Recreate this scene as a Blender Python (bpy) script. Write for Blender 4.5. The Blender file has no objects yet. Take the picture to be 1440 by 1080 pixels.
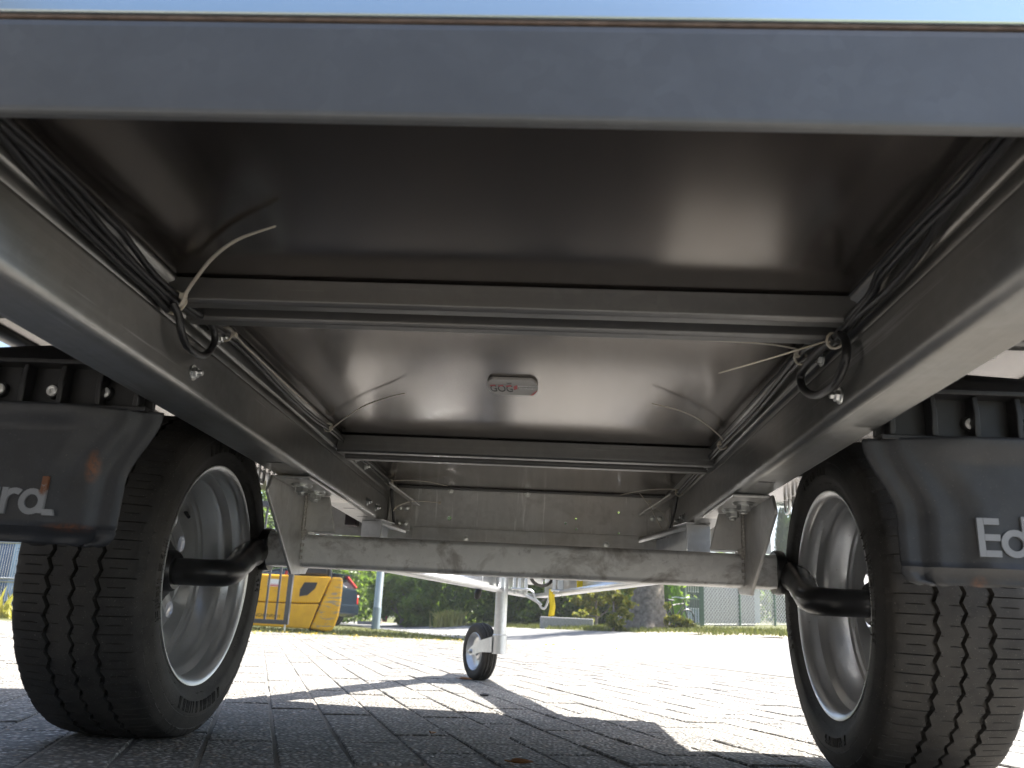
import bpy, bmesh, math, random
from mathutils import Vector, Matrix
random.seed(7)
rad = math.radians
scene = bpy.context.scene
COL = scene.collection

# ------------------------------------------------------------------ camera
F_PX, YAW, PITCH, ROLL = 1176.55, .0528, .2823, .0496
CAM = Vector((0, 0, .1943))
def cam_axes():
    cy, sy, cp, sp = math.cos(YAW), math.sin(YAW), math.cos(PITCH), math.sin(PITCH)
    fwd = Vector((-sy*cp, cy*cp, sp)); r = Vector((cy, sy, 0)); u = r.cross(fwd)
    c, s = math.cos(ROLL), math.sin(ROLL)
    return c*r + s*u, -s*r + c*u, fwd
_r, _u, _f = cam_axes()
cd = bpy.data.cameras.new('camera'); cam = bpy.data.objects.new('camera', cd); COL.objects.link(cam)
cam.matrix_world = Matrix(((_r.x, _u.x, -_f.x, CAM.x), (_r.y, _u.y, -_f.y, CAM.y), (_r.z, _u.z, -_f.z, CAM.z), (0, 0, 0, 1)))
cd.sensor_width = 17.3; cd.lens = F_PX/1440*17.3; cd.clip_start = .01; cd.clip_end = 3000
cd.dof.use_dof = True; cd.dof.focus_distance = 1.55; cd.dof.aperture_fstop = 5.0
scene.camera = cam

# ------------------------------------------------------------------ sky, sun, exposure
SUN = Vector((.725, .32, 1)).normalized()
EL = math.asin(SUN.z); AZ = math.atan2(SUN.x, SUN.y)
w = bpy.data.worlds.new('World'); scene.world = w; w.use_nodes = True
nt = w.node_tree; bg = nt.nodes['Background']
sky = nt.nodes.new('ShaderNodeTexSky'); sky.sky_type = 'NISHITA'; sky.sun_disc = False
sky.sun_elevation = EL; sky.sun_rotation = AZ; sky.air_density = 1.0; sky.dust_density = 2.4; sky.ozone_density = 1.2
nt.links.new(sky.outputs[0], bg.inputs[0]); bg.inputs[1].default_value = .08
sl = bpy.data.lights.new('sun', 'SUN'); sl.energy = 5.0; sl.angle = rad(.53); sl.color = (1, .955, .88)
so = bpy.data.objects.new('sun', sl); COL.objects.link(so); so.location = (6, 3, 9)
so.rotation_euler = (-SUN).to_track_quat('-Z', 'Y').to_euler()
vs = scene.view_settings; vs.view_transform = 'Standard'; vs.look = 'None'; vs.exposure = 2.25;  vs.gamma = 1; vs.use_curve_mapping = False
scene.cycles.max_bounces = 8; scene.cycles.diffuse_bounces = 4; scene.cycles.glossy_bounces = 4; scene.cycles.transmission_bounces = 3
scene.cycles.sample_clamp_indirect = 8

# ------------------------------------------------------------------ materials
class NT:
    def __init__(s, name):
        s.m = bpy.data.materials.new(name); s.m.use_nodes = True; s.t = s.m.node_tree
        s.b = s.t.nodes['Principled BSDF']; s.out = s.t.nodes['Material Output']
        s._tc = None
    def n(s, typ, **kw):
        nd = s.t.nodes.new(typ)
        for k, v in kw.items():
            if k.startswith('i_'):
                key = k[2:]; key = int(key) if key.isdigit() else key.replace('_', ' ')
                nd.inputs[key].default_value = v
            else: setattr(nd, k, v)
        return nd
    def l(s, a, b): s.t.links.new(a, b)
    def co(s, kind='Object'):
        if not s._tc: s._tc = s.n('ShaderNodeTexCoord')
        return s._tc.outputs[kind]
    def mapped(s, scale=(1, 1, 1), loc=(0, 0, 0), kind='Object', rot=(0, 0, 0)):
        mp = s.n('ShaderNodeMapping'); mp.inputs['Scale'].default_value = scale; mp.inputs['Location'].default_value = loc
        mp.inputs['Rotation'].default_value = rot
        s.l(s.co(kind), mp.inputs[0]); return mp.outputs[0]
    def noise(s, scale, detail=4, rough=.55, vec=None, dist=0):
        nd = s.n('ShaderNodeTexNoise'); nd.inputs['Scale'].default_value = scale; nd.inputs['Detail'].default_value = detail
        nd.inputs['Roughness'].default_value = rough; nd.inputs['Distortion'].default_value = dist
        s.l(vec if vec is not None else s.co(), nd.inputs['Vector']); return nd
    def ramp(s, src, stops):
        r = s.n('ShaderNodeValToRGB'); e = r.color_ramp.elements
        while len(e) < len(stops): e.new(.5)
        for el, (p, c) in zip(e, stops):
            el.position = p; el.color = (c, c, c, 1) if isinstance(c, (int, float)) else (*c, 1)
        s.l(src, r.inputs[0]); return r.outputs[0]
    def mix(s, fac, a, b, blend='MIX'):
        m = s.n('ShaderNodeMix', data_type='RGBA', blend_type=blend)
        for sock, v in ((0, fac), (6, a), (7, b)):
            if hasattr(v, 'default_value') or hasattr(v, 'links'): s.l(v, m.inputs[sock])
            else: m.inputs[sock].default_value = v if sock == 0 else (*v, 1)
        return m.outputs[2]
    def bump(s, src, strength=.3, dist=.002, normal=None):
        b = s.n('ShaderNodeBump'); b.inputs['Strength'].default_value = strength; b.inputs['Distance'].default_value = dist
        s.l(src, b.inputs['Height'])
        if normal is not None: s.l(normal, b.inputs['Normal'])
        return b.outputs[0]
    def set(s, **kw):
        for k, v in kw.items():
            sock = s.b.inputs[k.replace('_', ' ')]
            if hasattr(v, 'links'): s.l(v, sock)
            else: sock.default_value = (*v, 1) if isinstance(v, tuple) and sock.type == 'RGBA' else v
        return s

def simple(name, col, rough=.5, metal=0, var=.12, scale=30, bump=0, spec=.5):
    t = NT(name); n = t.noise(scale)
    lo = tuple(c*(1-var) for c in col); hi = tuple(min(1, c*(1+var)) for c in col)
    t.set(Base_Color=t.ramp(n.outputs[0], [(.3, lo), (.7, hi)]), Roughness=rough, Metallic=metal, Specular_IOR_Level=spec)
    if bump: t.set(Normal=t.bump(n.outputs[0], bump))
    return t.m

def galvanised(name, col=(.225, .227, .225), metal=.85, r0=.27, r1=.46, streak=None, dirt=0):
    t = NT(name)
    v = t.n('ShaderNodeTexVoronoi'); v.inputs['Scale'].default_value = 95; t.l(t.co(), v.inputs['Vector'])
    n = t.noise(9, 6, .6); n2 = t.noise(60, 4)
    vc = t.n('ShaderNodeSeparateColor'); t.l(v.outputs['Color'], vc.inputs[0])
    spang = t.ramp(vc.outputs[0], [(0, tuple(c*.93 for c in col)), (1, tuple(c*1.06 for c in col))])
    base = t.mix(t.ramp(n.outputs[0], [(.35, 0), (.7, 1)]), spang, tuple(c*.82 for c in col))
    if streak:
        sn = t.noise(1, 5, .7, t.mapped(streak)); base = t.mix(t.ramp(sn.outputs[0], [(.45, 0), (.75, .45)]), base, tuple(min(1, c*1.5) for c in col))
        sn2 = t.noise(1, 3, .8, t.mapped(tuple(k*2.6 for k in streak), (5, 2, 1))); base = t.mix(t.ramp(sn2.outputs[0], [(.62, 0), (.72, .55)]), base, tuple(min(1, c*2.2) for c in col))
        wn = t.noise(3.2, 4, .6, t.mapped((1, 1, 1), (7, 3, 1))); base = t.mix(t.ramp(wn.outputs[0], [(.42, 0), (.66, .35)]), base, (col[0]*1.0, col[1]*.88, col[2]*.74))
    if dirt:
        dn = t.noise(11, 5, .65, t.mapped((1, 1, 1.3), (3, 1, 2)), .6); dn2 = t.noise(38, 5, .7)
        base = t.mix(t.ramp(dn.outputs[0], [(.52, 0), (.66, dirt)]), base, (.16, .13, .105))
        base = t.mix(t.ramp(dn2.outputs[0], [(.6, 0), (.72, dirt*.8)]), base, (.13, .105, .085))
    r = t.n('ShaderNodeMapRange'); r.inputs['To Min'].default_value = r0; r.inputs['To Max'].default_value = r1
    t.l(n2.outputs[0], r.inputs[0])
    t.set(Base_Color=base, Metallic=metal, Roughness=r.outputs[0], Normal=t.bump(n2.outputs[0], .06, .001))
    return t.m

M = {}
M['galv'] = galvanised('galvanised_steel', streak=(25, .8, 40))
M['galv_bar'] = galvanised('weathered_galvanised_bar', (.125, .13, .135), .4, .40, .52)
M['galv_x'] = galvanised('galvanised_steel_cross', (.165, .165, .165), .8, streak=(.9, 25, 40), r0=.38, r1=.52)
M['galv_dull'] = galvanised('hot_dip_galvanised', (.80, .80, .79), .5, .40, .60, dirt=.6)
M['galv_plate'] = galvanised('galvanised_plate', (.56, .56, .555), .65, .34, .52, streak=(14, 14, 1.2), dirt=.25)
M['zinc'] = galvanised('bright_zinc', (.66, .67, .68), .8, .25, .4)
M['bolt'] = simple('zinc_bolt', (.62, .63, .62), .28, .95, .2, 120)
M['drip'] = simple('zinc_smear', (.36, .34, .32), .8, .1, .3, 200, .3)
M['weld'] = simple('weld_bead', (.42, .40, .37), .45, .7, .35, 260, .6)
M['black_steel'] = simple('black_painted_steel', (.014, .014, .015), .3, 0, .3, 40, .05)
M['black_plastic'] = simple('black_plastic', (.012, .012, .013), .42, 0, .25, 60, .08)
M['cable'] = simple('black_cable', (.012, .012, .013), .4, 0, .2, 60)
M['cable_grey'] = simple('grey_cable', (.06, .058, .056), .4, 0, .2, 60)
M['white_plastic'] = simple('white_plastic', (.72, .71, .68), .4, 0, .08, 50)
M['rivet'] = simple('aluminium_rivet', (.80, .80, .80), .35, .3, .06, 80)
M['yellow_tag'] = simple('yellow_tag', (.70, .52, .02), .5, 0, .12, 60)
M['letter'] = simple('grey_lettering', (.24, .25, .265), .5, 0, .07, 40)
M['dark_rubber'] = simple('dark_rubber_block', (.05, .038, .042), .6, 0, .2, 60)

def nylon():
    t = NT('nylon_cable_tie'); t.set(Base_Color=(.50, .46, .39), Roughness=.4, Subsurface_Weight=.25, Subsurface_Radius=(.01, .008, .005)); return t.m
M['nylon'] = nylon()

def tyre_mat():
    t = NT('tyre_rubber'); n = t.noise(55, 6, .65); n2 = t.noise(420, 3, .6); n3 = t.noise(12, 3)
    base = t.ramp(n.outputs[0], [(.3, (.017, .016, .015)), (.75, (.036, .034, .031))])
    base = t.mix(t.ramp(n2.outputs[0], [(.655, 0), (.70, .8)]), base, (.17, .155, .135))     # grit caught in the rubber
    base = t.mix(t.ramp(n3.outputs[0], [(.42, 0), (.75, .55)]), base, (.062, .055, .047))
    t.set(Base_Color=base, Roughness=.72, Normal=t.bump(n2.outputs[0], .18, .0015), Specular_IOR_Level=.4); return t.m
M['tyre'] = tyre_mat()

def rim_mat():
    t = NT('silver_rim_paint'); n = t.noise(18, 5); n2 = t.noise(200, 3)
    base = t.ramp(n.outputs[0], [(.3, (.62, .625, .63)), (.7, (.70, .705, .71))])
    base = t.mix(t.ramp(n2.outputs[0], [(.66, 0), (.76, .5)]), base, (.2, .19, .17))
    t.set(Base_Color=base, Metallic=.75, Roughness=.3, Normal=t.bump(n.outputs[0], .05)); return t.m
M['rim'] = rim_mat()

def ply_mat():     # dark film-faced plywood, faintly streaked along its length
    t = NT('film_faced_plywood')
    s1 = t.noise(1, 6, .7, t.mapped((90, 1.2, 1))); s2 = t.noise(1, 4, .6, t.mapped((340, 2.5, 1))); s3 = t.noise(2.2, 4)
    base = t.ramp(s1.outputs[0], [(.3, (.008, .0072, .0066)), (.75, (.016, .0135, .012))])
    sc = t.noise(1, 2, .4, t.mapped((46, .9, 1), (3, 0, 0))); base = t.mix(t.ramp(sc.outputs[0], [(.66, 0), (.70, .8)]), base, (.004, .004, .004))
    g1 = t.noise(7, 6, .7); g2 = t.noise(260, 3, .6); base = t.mix(t.ramp(g1.outputs[0], [(.5, 0), (.75, .16)]), base, (.07, .062, .055)); base = t.mix(t.ramp(g2.outputs[0], [(.70, 0), (.76, .5)]), base, (.13, .115, .10))
    r = t.n('ShaderNodeMapRange'); r.inputs['To Min'].default_value = .18; r.inputs['To Max'].default_value = .30
    t.l(s1.outputs[0], r.inputs[0])
    h = t.mix(.5, s1.outputs[0], s2.outputs[0])
    t.set(Base_Color=base, Roughness=r.outputs[0], Specular_IOR_Level=.6, Specular_Tint=(1, .87, .79), Normal=t.bump(s3.outputs[0], .05, .006, t.bump(h, .05, .0012)), Coat_Weight=.6, Coat_Roughness=.15, Coat_IOR=1.55, Coat_Tint=(1, .93, .88))
    return t.m
M['ply'] = ply_mat()
M['ply_edge'] = simple('plywood_edge', (.12, .085, .065), .8, 0, .3, 90, .2)

def alu_mat():
    t = NT('anodised_aluminium'); s1 = t.noise(1, 5, .7, t.mapped((1.5, 40, 220)))
    r = t.n('ShaderNodeMapRange'); r.inputs['To Min'].default_value = .16; r.inputs['To Max'].default_value = .3
    t.l(s1.outputs[0], r.inputs[0])
    t.set(Base_Color=(.72, .82, .84), Metallic=1.0, Roughness=r.outputs[0], Normal=t.bump(s1.outputs[0], .05, .001)); return t.m
M['alu'] = alu_mat()

def flap_mat(name, spots=(), c0=(.017, .0185, .022), c1=(.027, .0295, .035)):
    t = NT(name); n = t.noise(40, 5); n2 = t.noise(150, 4, .7)
    base = t.ramp(n.outputs[0], [(.3, c0), (.75, c1)])
    for (x, y, z, sx, sz, k) in spots:
        mp = t.n('ShaderNodeMapping', vector_type='POINT'); mp.inputs['Scale'].default_value = (1/sx, 8, 1/sz); mp.inputs['Location'].default_value = (-x/sx, -y*8, -z/sz)
        t.l(t.co(), mp.inputs[0]); g = t.n('ShaderNodeTexGradient', gradient_type='SPHERICAL'); t.l(mp.outputs[0], g.inputs[0])
        mul = t.n('ShaderNodeMath', operation='MULTIPLY'); t.l(g.outputs['Fac'], mul.inputs[0]); t.l(t.ramp(n2.outputs[0], [(.36, .1), (.62, 1)]), mul.inputs[1])
        mul2 = t.n('ShaderNodeMath', operation='MULTIPLY'); mul2.use_clamp = True; t.l(mul.outputs[0], mul2.inputs[0]); mul2.inputs[1].default_value = k
        base = t.mix(mul2.outputs[0], base, (.15, .055, .02))
    n4 = t.noise(9, 5, .7); base = t.mix(t.ramp(n4.outputs[0], [(.48, 0), (.75, .3)]), base, (.085, .078, .068)); n5 = t.noise(500, 2, .5); base = t.mix(t.ramp(n5.outputs[0], [(.68, 0), (.74, .5)]), base, (.12, .11, .10))
    t.set(Base_Color=base, Roughness=.5, Normal=t.bump(n5.outputs[0], .12, .0008, t.bump(n.outputs[0], .08))); return t.m

def paver_mat(name='exposed_aggregate'):
    t = NT(name); g = t.co('Object')
    geo = t.n('ShaderNodeNewGeometry'); pos = geo.outputs['Position']
    v = t.n('ShaderNodeTexVoronoi'); v.inputs['Scale'].default_value = 120; t.l(pos, v.inputs['Vector'])
    v2 = t.n('ShaderNodeTexVoronoi'); v2.inputs['Scale'].default_value = 420; t.l(pos, v2.inputs['Vector'])
    sc = t.n('ShaderNodeSeparateColor'); t.l(v.outputs['Color'], sc.inputs[0])
    peb = t.ramp(sc.outputs[0], [(0, (.085, .083, .08)), (.22, (.19, .185, .175)), (.5, (.33, .32, .30)), (.78, (.45, .432, .405)), (.92, (.33, .25, .19)), (1, (.72, .71, .69))])
    gap = t.ramp(v.outputs['Distance'], [(.30, 0), (.58, .9)])
    base = t.mix(gap, peb, (.10, .097, .09))
    n = t.noise(1.1, 4, .6, pos); base = t.mix(t.ramp(n.outputs[0], [(.35, .0), (.75, .3)]), base, (.26, .25, .23), 'MIX')
    oi = t.n('ShaderNodeNewGeometry'); rnd = t.ramp(oi.outputs['Random Per Island'], [(0, .80), (1, 1.12)]); base = t.mix(1, base, rnd, 'MULTIPLY')
    h = t.ramp(v.outputs['Distance'], [(0, 1), (.65, 0)])
    nb = t.bump(h, 1.0, .0045); nb = t.bump(v2.outputs['Distance'], .35, .0012, nb)
    t.set(Base_Color=base, Roughness=.8, Normal=nb, Specular_IOR_Level=.35); return t.m
M['paver'] = paver_mat()

def ground_mat(name, c1, c2, c3=None, sc=2.0, fine=60, rough=.95, bump=.5):
    t = NT(name); geo = t.n('ShaderNodeNewGeometry'); pos = geo.outputs['Position']
    n = t.noise(sc, 6, .65, pos); n2 = t.noise(fine, 5, .7, pos)
    base = t.ramp(n.outputs[0], [(.35, c1), (.65, c2)])
    if c3: base = t.mix(t.ramp(n2.outputs[0], [(.45, 0), (.65, .8)]), base, c3)
    t.set(Base_Color=base, Roughness=rough, Normal=t.bump(n2.outputs[0], bump, .01), Specular_IOR_Level=.2); return t.m
M['sand'] = ground_mat('joint_sand', (.27, .255, .23), (.36, .335, .30), (.19, .175, .15), 3, 200)
M['asphalt'] = ground_mat('asphalt', (.20, .197, .194), (.24, .236, .232), (.155, .153, .15), .8, 260, .9, .3)
M['soil'] = ground_mat('grassy_soil', (.055, .075, .022), (.11, .12, .045), (.15, .12, .075), .9, 40)
M['gravel'] = ground_mat('sandy_gravel', (.30, .26, .21), (.38, .34, .29), (.22, .19, .16), 3, 120)

def leaf_mat(name, c1, c2, trans=.5, rough=.4):
    t = NT(name); geo = t.n('ShaderNodeNewGeometry')
    col = t.ramp(geo.outputs['Random Per Island'], [(0, c1), (1, c2)])
    t.set(Base_Color=col, Roughness=rough, Specular_IOR_Level=.35)
    tr = t.n('ShaderNodeBsdfTranslucent'); mc = t.mix(1, col, (1.5, 1.6, .7), 'MULTIPLY'); t.l(mc, tr.inputs[0])
    mx = t.n('ShaderNodeMixShader'); mx.inputs[0].default_value = trans
    t.l(t.b.outputs[0], mx.inputs[1]); t.l(tr.outputs[0], mx.inputs[2]); t.l(mx.outputs[0], t.out.inputs[0]); return t.m
M['leaf_dark'] = leaf_mat('dark_leaves', (.05, .09, .022), (.15, .21, .055), .6)
M['leaf_mid'] = leaf_mat('mid_leaves', (.06, .105, .025), (.14, .19, .05), .55)
M['leaf_bright'] = leaf_mat('bright_leaves', (.10, .16, .03), (.19, .25, .06), .55)
M['leaf_yellow'] = leaf_mat('yellowing_leaves', (.10, .13, .03), (.32, .28, .07), .5)
M['leaf_thuja'] = leaf_mat('thuja_sprays', (.05, .11, .015), (.085, .17, .025), .35)
M['leaf_thuja_dark'] = leaf_mat('dark_thuja_sprays', (.025, .055, .022), (.05, .085, .03), .3)
M['grass'] = leaf_mat('grass_blades', (.055, .075, .02), (.16, .155, .065), .35)
M['dry_grass'] = leaf_mat('dry_grass_blades', (.28, .27, .09), (.46, .40, .16), .4)
M['dead_leaf'] = leaf_mat('dead_leaves', (.20, .075, .02), (.36, .17, .05), .25)
M['yellow_leaf'] = leaf_mat('fallen_yellow_leaves', (.40, .25, .03), (.50, .36, .06), .25)
M['bark'] = simple('bark', (.19, .16, .13), .95, 0, .5, 14, 1.0)
M['stone'] = simple('granite_block', (.27, .265, .26), .9, 0, .3, 70, .4)
M['gate_paint'] = simple('anthracite_paint', (.075, .075, .08), .45, .2, .15, 30)
M['green_paint'] = simple('green_coated_steel', (.05, .10, .065), .45, 0, .15, 30)
M['wire'] = simple('galvanised_wire', (.42, .43, .43), .4, .6, .1, 50)
M['board'] = simple('pale_painted_board', (.27, .26, .27), .8, 0, .15, 20)
M['pole'] = simple('weathered_pole_zinc', (.30, .34, .36), .5, .5, .12, 6)
M['pole_base'] = simple('pole_foot_coating', (.15, .19, .21), .6, .1, .12, 6)
M['wall_white'] = simple('whitewashed_wall', (.40, .43, .46), .9, 0, .08, 3)
M['roof_sheet'] = simple('corrugated_sheet', (.42, .42, .42), .7, .1, .2, 4)
M['fascia'] = simple('brown_fascia', (.13, .06, .045), .7, 0, .2, 8)
M['blue_panel'] = simple('blue_container_paint', (.045, .10, .22), .5, 0, .25, 2)
M['blue_panel2'] = simple('pale_blue_panel', (.25, .38, .55), .5, 0, .15, 2)
M['car_paint'] = simple('teal_car_paint', (.010, .017, .027), .16, .2, .06, 2)
M['car_glass'] = simple('tinted_glass', (.03, .035, .04), .05, 0, .05, 2, 0, .8)
M['car_black'] = simple('car_trim', (.02, .02, .021), .5, 0, .1, 20)
M['lamp_red'] = simple('red_lamp_lens', (.42, .02, .018), .15, 0, .1, 10)
M['lamp_clear'] = simple('clear_lamp_lens', (.6, .5, .45), .15, 0, .1, 10)
M['alloy'] = simple('alloy_wheel', (.6, .61, .63), .3, .7, .05, 10)
M['sticker_white'] = simple('white_sticker', (.75, .75, .75), .5, 0, .03, 10)
M['sticker_red'] = simple('red_print', (.55, .06, .07), .5, 0, .05, 10)
M['print_black'] = simple('black_print', (.03, .03, .03), .5, 0, .05, 10)
M['badge_grey'] = simple('badge_grey', (.34, .325, .31), .45, .1, .05, 20)

def fork_mat(worn):
    t = NT('worn_yellow_paint' if worn else 'yellow_machine_paint'); n = t.noise(1, 5, .65, t.mapped((5, 5, 30), (0, 0, .2))); n2 = t.noise(6, 5, .6)
    base = t.ramp(n2.outputs[0], [(.3, (.62, .31, .008)), (.7, (.76, .41, .012))])
    if worn:
        base = t.mix(t.ramp(n.outputs[0], [(.53, 0), (.60, .75)]), base, (.24, .22, .19))
    else:
        sep = t.n('ShaderNodeSeparateXYZ'); t.l(t.co(), sep.inputs[0])
        n3 = t.noise(9, 5, .7); base = t.mix(t.ramp(n3.outputs[0], [(.60, 0), (.74, .6)]), base, (.24, .17, .06))
    t.set(Base_Color=base, Roughness=.45); return t.m
M['fork'] = fork_mat(False); M['fork_worn'] = fork_mat(True)

# ------------------------------------------------------------------ mesh helpers
def link(o, parent=None):
    COL.objects.link(o)
    if parent is not None: o.parent = parent
    return o
def tag(o, label=None, cat=None, group=None, kind=None):
    if label: o['label'] = label
    if cat: o['category'] = cat
    if group: o['group'] = group
    if kind: o['kind'] = kind
    return o
def empty(name, loc=(0, 0, 0), parent=None, rz=0):
    o = bpy.data.objects.new(name, None); o.location = loc; o.rotation_euler = (0, 0, rz); o.empty_display_size = .1
    return link(o, parent)

class MB:
    def __init__(s): s.v = []; s.f = []; s.mi = []; s.cur = 0
    def add(s, vs, fs):
        b = len(s.v); s.v += [tuple(v) for v in vs]
        for f in fs: s.f.append(tuple(b+i for i in f)); s.mi.append(s.cur)
        return s
    def box(s, x0, x1, y0, y1, z0, z1, mat=None):
        vs = [Vector((x, y, z)) for x in (x0, x1) for y in (y0, y1) for z in (z0, z1)]
        if mat is not None: vs = [mat @ v for v in vs]
        return s.add(vs, [(0, 1, 3, 2), (4, 6, 7, 5), (0, 4, 5, 1), (2, 3, 7, 6), (0, 2, 6, 4), (1, 5, 7, 3)])
    def bar(s, a, b, wx, wz, up=(0, 0, 1)):
        a, b = Vector(a), Vector(b); d = (b-a).normalized(); up = Vector(up)
        if abs(d.dot(up)) > .98: up = Vector((1, 0, 0))
        sx = d.cross(up).normalized()*wx/2; sz = sx.cross(d).normalized()*wz/2
        vs = [p+i*sx+j*sz for p in (a, b) for i, j in ((-1, -1), (1, -1), (1, 1), (-1, 1))]
        return s.add(vs, [(0, 1, 2, 3), (7, 6, 5, 4), (0, 4, 5, 1), (1, 5, 6, 2), (2, 6, 7, 3), (3, 7, 4, 0)])
    def tube(s, pts, r, n=8, cap=True, flat=1.0, closed=False):
        pts = [Vector(p) for p in pts]; N = len(pts); rs = r if isinstance(r, (list, tuple)) else [r]*N
        up = Vector((0, 0, 1)); vs = []; prev = None
        for i, p in enumerate(pts):
            if closed: d = pts[(i+1) % N]-pts[i-1]
            else: d = pts[min(i+1, N-1)]-pts[max(i-1, 0)]
            d.normalize()
            if prev is None:
                a = d.cross(up)
                if a.length < 1e-3: a = d.cross(Vector((1, 0, 0)))
                a.normalize()
            else:
                a = prev-d*prev.dot(d); a.normalize()
            prev = a; b = d.cross(a)
            for k in range(n):
                t = 2*math.pi*k/n; vs.append(p+a*math.cos(t)*rs[i]+b*math.sin(t)*rs[i]*flat)
        fs = []
        for i in range(N if closed else N-1):
            j = (i+1) % N
            for k in range(n): fs.append((i*n+k, i*n+(k+1) % n, j*n+(k+1) % n, j*n+k))
        if cap and not closed: fs += [tuple(range(n))[::-1], tuple(range((N-1)*n, N*n))]
        return s.add(vs, fs)
    def lathe(s, prof, axis='X', c=(0, 0, 0), n=48, mat=None, closed=False):
        """prof: list of (a, r) along axis"""
        c = Vector(c); vs = []
        for a, r in prof:
            for k in range(n):
                t = 2*math.pi*k/n; p, q = r*math.cos(t), r*math.sin(t)
                v = Vector((a, p, q)) if axis == 'X' else (Vector((q, a, p)) if axis == 'Y' else Vector((p, q, a)))
                if mat is not None: v = mat @ v
                vs.append(v+c)
        fs = []; m = len(prof)
        for i in range(m if closed else m-1):
            j = (i+1) % m
            for k in range(n): fs.append((i*n+k, i*n+(k+1) % n, j*n+(k+1) % n, j*n+k))
        return s.add(vs, fs)
    def prism(s, poly, axis, a0, a1):
        """poly of 2D points; axis normal: X->(y,z), Y->(x,z), Z->(x,y)"""
        def P(p, a): return {'X': (a, p[0], p[1]), 'Y': (p[0], a, p[1]), 'Z': (p[0], p[1], a)}[axis]
        n = len(poly); vs = [P(p, a0) for p in poly]+[P(p, a1) for p in poly]
        return s.add(vs, [tuple(range(n)), tuple(range(2*n-1, n-1, -1))]+[(i, i+n, (i+1) % n+n, (i+1) % n) for i in range(n)])
    def build(s, name, mat, parent=None, smooth=None, bevel=0, seg=2, recalc=True, loc=None, solid=0, soff=0):
        me = bpy.data.meshes.new(name); me.from_pydata(s.v, [], s.f)
        for m_ in (mat if isinstance(mat, (list, tuple)) else [mat]): me.materials.append(m_)
        me.polygons.foreach_set('material_index', s.mi)
        if recalc:
            bm = bmesh.new(); bm.from_mesh(me); bmesh.ops.recalc_face_normals(bm, faces=bm.faces); bm.to_mesh(me); bm.free()
        if smooth is not None:
            me.polygons.foreach_set('use_smooth', [True]*len(me.polygons)); me.set_sharp_from_angle(angle=rad(smooth))
        me.update()
        o = bpy.data.objects.new(name, me); link(o, parent)
        if loc: o.location = loc
        if solid:
            md = o.modifiers.new('thickness', 'SOLIDIFY'); md.thickness = solid; md.offset = soff
        if bevel:
            md = o.modifiers.new('edges', 'BEVEL'); md.width = bevel; md.segments = seg; md.limit_method = 'ANGLE'; md.angle_limit = rad(35)
        return o

def curve_mesh(splines, thick=0, text=None, size=1, align='LEFT'):
    """2D outlines (first outer, others holes) or a text, filled and extruded; returns (verts, faces) in the XY plane"""
    if text is not None:
        cu = bpy.data.curves.new('tmp', 'FONT'); cu.body = text; cu.size = size; cu.align_x = align
    else:
        cu = bpy.data.curves.new('tmp', 'CURVE')
        for sp in splines:
            p = cu.splines.new('POLY'); p.points.add(len(sp)-1)
            for q, xy in zip(p.points, sp): q.co = (xy[0], xy[1], 0, 1)
            p.use_cyclic_u = True
    cu.dimensions = '2D'; cu.fill_mode = 'BOTH'; cu.extrude = thick/2
    o = bpy.data.objects.new('tmp', cu); COL.objects.link(o)
    dg = bpy.context.evaluated_depsgraph_get(); me = bpy.data.meshes.new_from_object(o.evaluated_get(dg))
    vs = [v.co.copy() for v in me.vertices]; fs = [tuple(p.vertices) for p in me.polygons]
    bpy.data.objects.remove(o); bpy.data.meshes.remove(me); bpy.data.curves.remove(cu)
    return vs, fs
def circle(x, y, r, n=16): return [(x+r*math.cos(2*math.pi*k/n), y+r*math.sin(2*math.pi*k/n)) for k in range(n)]
def spline(pts, k=5):
    pts = [Vector(p) for p in pts]; out = []
    for i in range(len(pts)-1):
        p0 = pts[max(i-1, 0)]; p1 = pts[i]; p2 = pts[i+1]; p3 = pts[min(i+2, len(pts)-1)]
        for j in range(k):
            t = j/k; out.append(.5*((2*p1)+(p2-p0)*t+(2*p0-5*p1+4*p2-p3)*t*t+(3*p1-p0-3*p2+p3)*t**3))
    return out+[pts[-1]]

# ------------------------------------------------------------------ terrain
def terr(x, y):
    s = x+.3*y; t = min(1, max(0, (s-2.6)/3.4)); return .0412*min(s, 30)*t*t*(3-2*t)
TH = rad(18.5); CU, SU = math.cos(TH), math.sin(TH)
def uv(u, v): return (CU*u-SU*v, SU*u+CU*v)
def sheet(name, mat, us, vs_, dz, kind='structure', zf=None, jag=None):
    mb = MB(); nv = len(vs_)
    V = []
    for i, u in enumerate(us):
        for v in vs_:
            uu = u
            if jag and i in (0, len(us)-1): uu += jag*(math.sin(v*3.1)+math.sin(v*7.3+1)*.6+random.uniform(-.5, .5))
            x, y = uv(uu, v); V.append((x, y, (zf or terr)(x, y)+dz))
    mb.add(V, [(i*nv+j, (i+1)*nv+j, (i+1)*nv+j+1, i*nv+j+1) for i in range(len(us)-1) for j in range(nv-1)])
    o = mb.build(name, mat, smooth=60); return tag(o, kind=kind)
def rng(a, b, n): return [a+(b-a)*i/(n-1) for i in range(n)]
far = [-900, -400, -180, -90, -50, -30, -20, -14]
U0, U1, V0, V1 = -6.5, 2.85, -2.6, 10.7
def gz(x, y):
    u = CU*x+SU*y; v = -SU*x+CU*y
    return -.07 if (U0-.3 < u < U1+.0 and V0-.3 < v < V1+.02) else terr(x, y)
sheet('ground', M['soil'], far+rng(-10, 20, 61)+[26, 34, 50, 90, 180, 400, 900], far+rng(-10, 40, 101)+[50, 70, 110, 200, 420, 900], -.012, zf=gz)
sheet('road', M['asphalt'], rng(U1+.003, 5.55, 16), rng(-14, 60, 100), .0)
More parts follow.
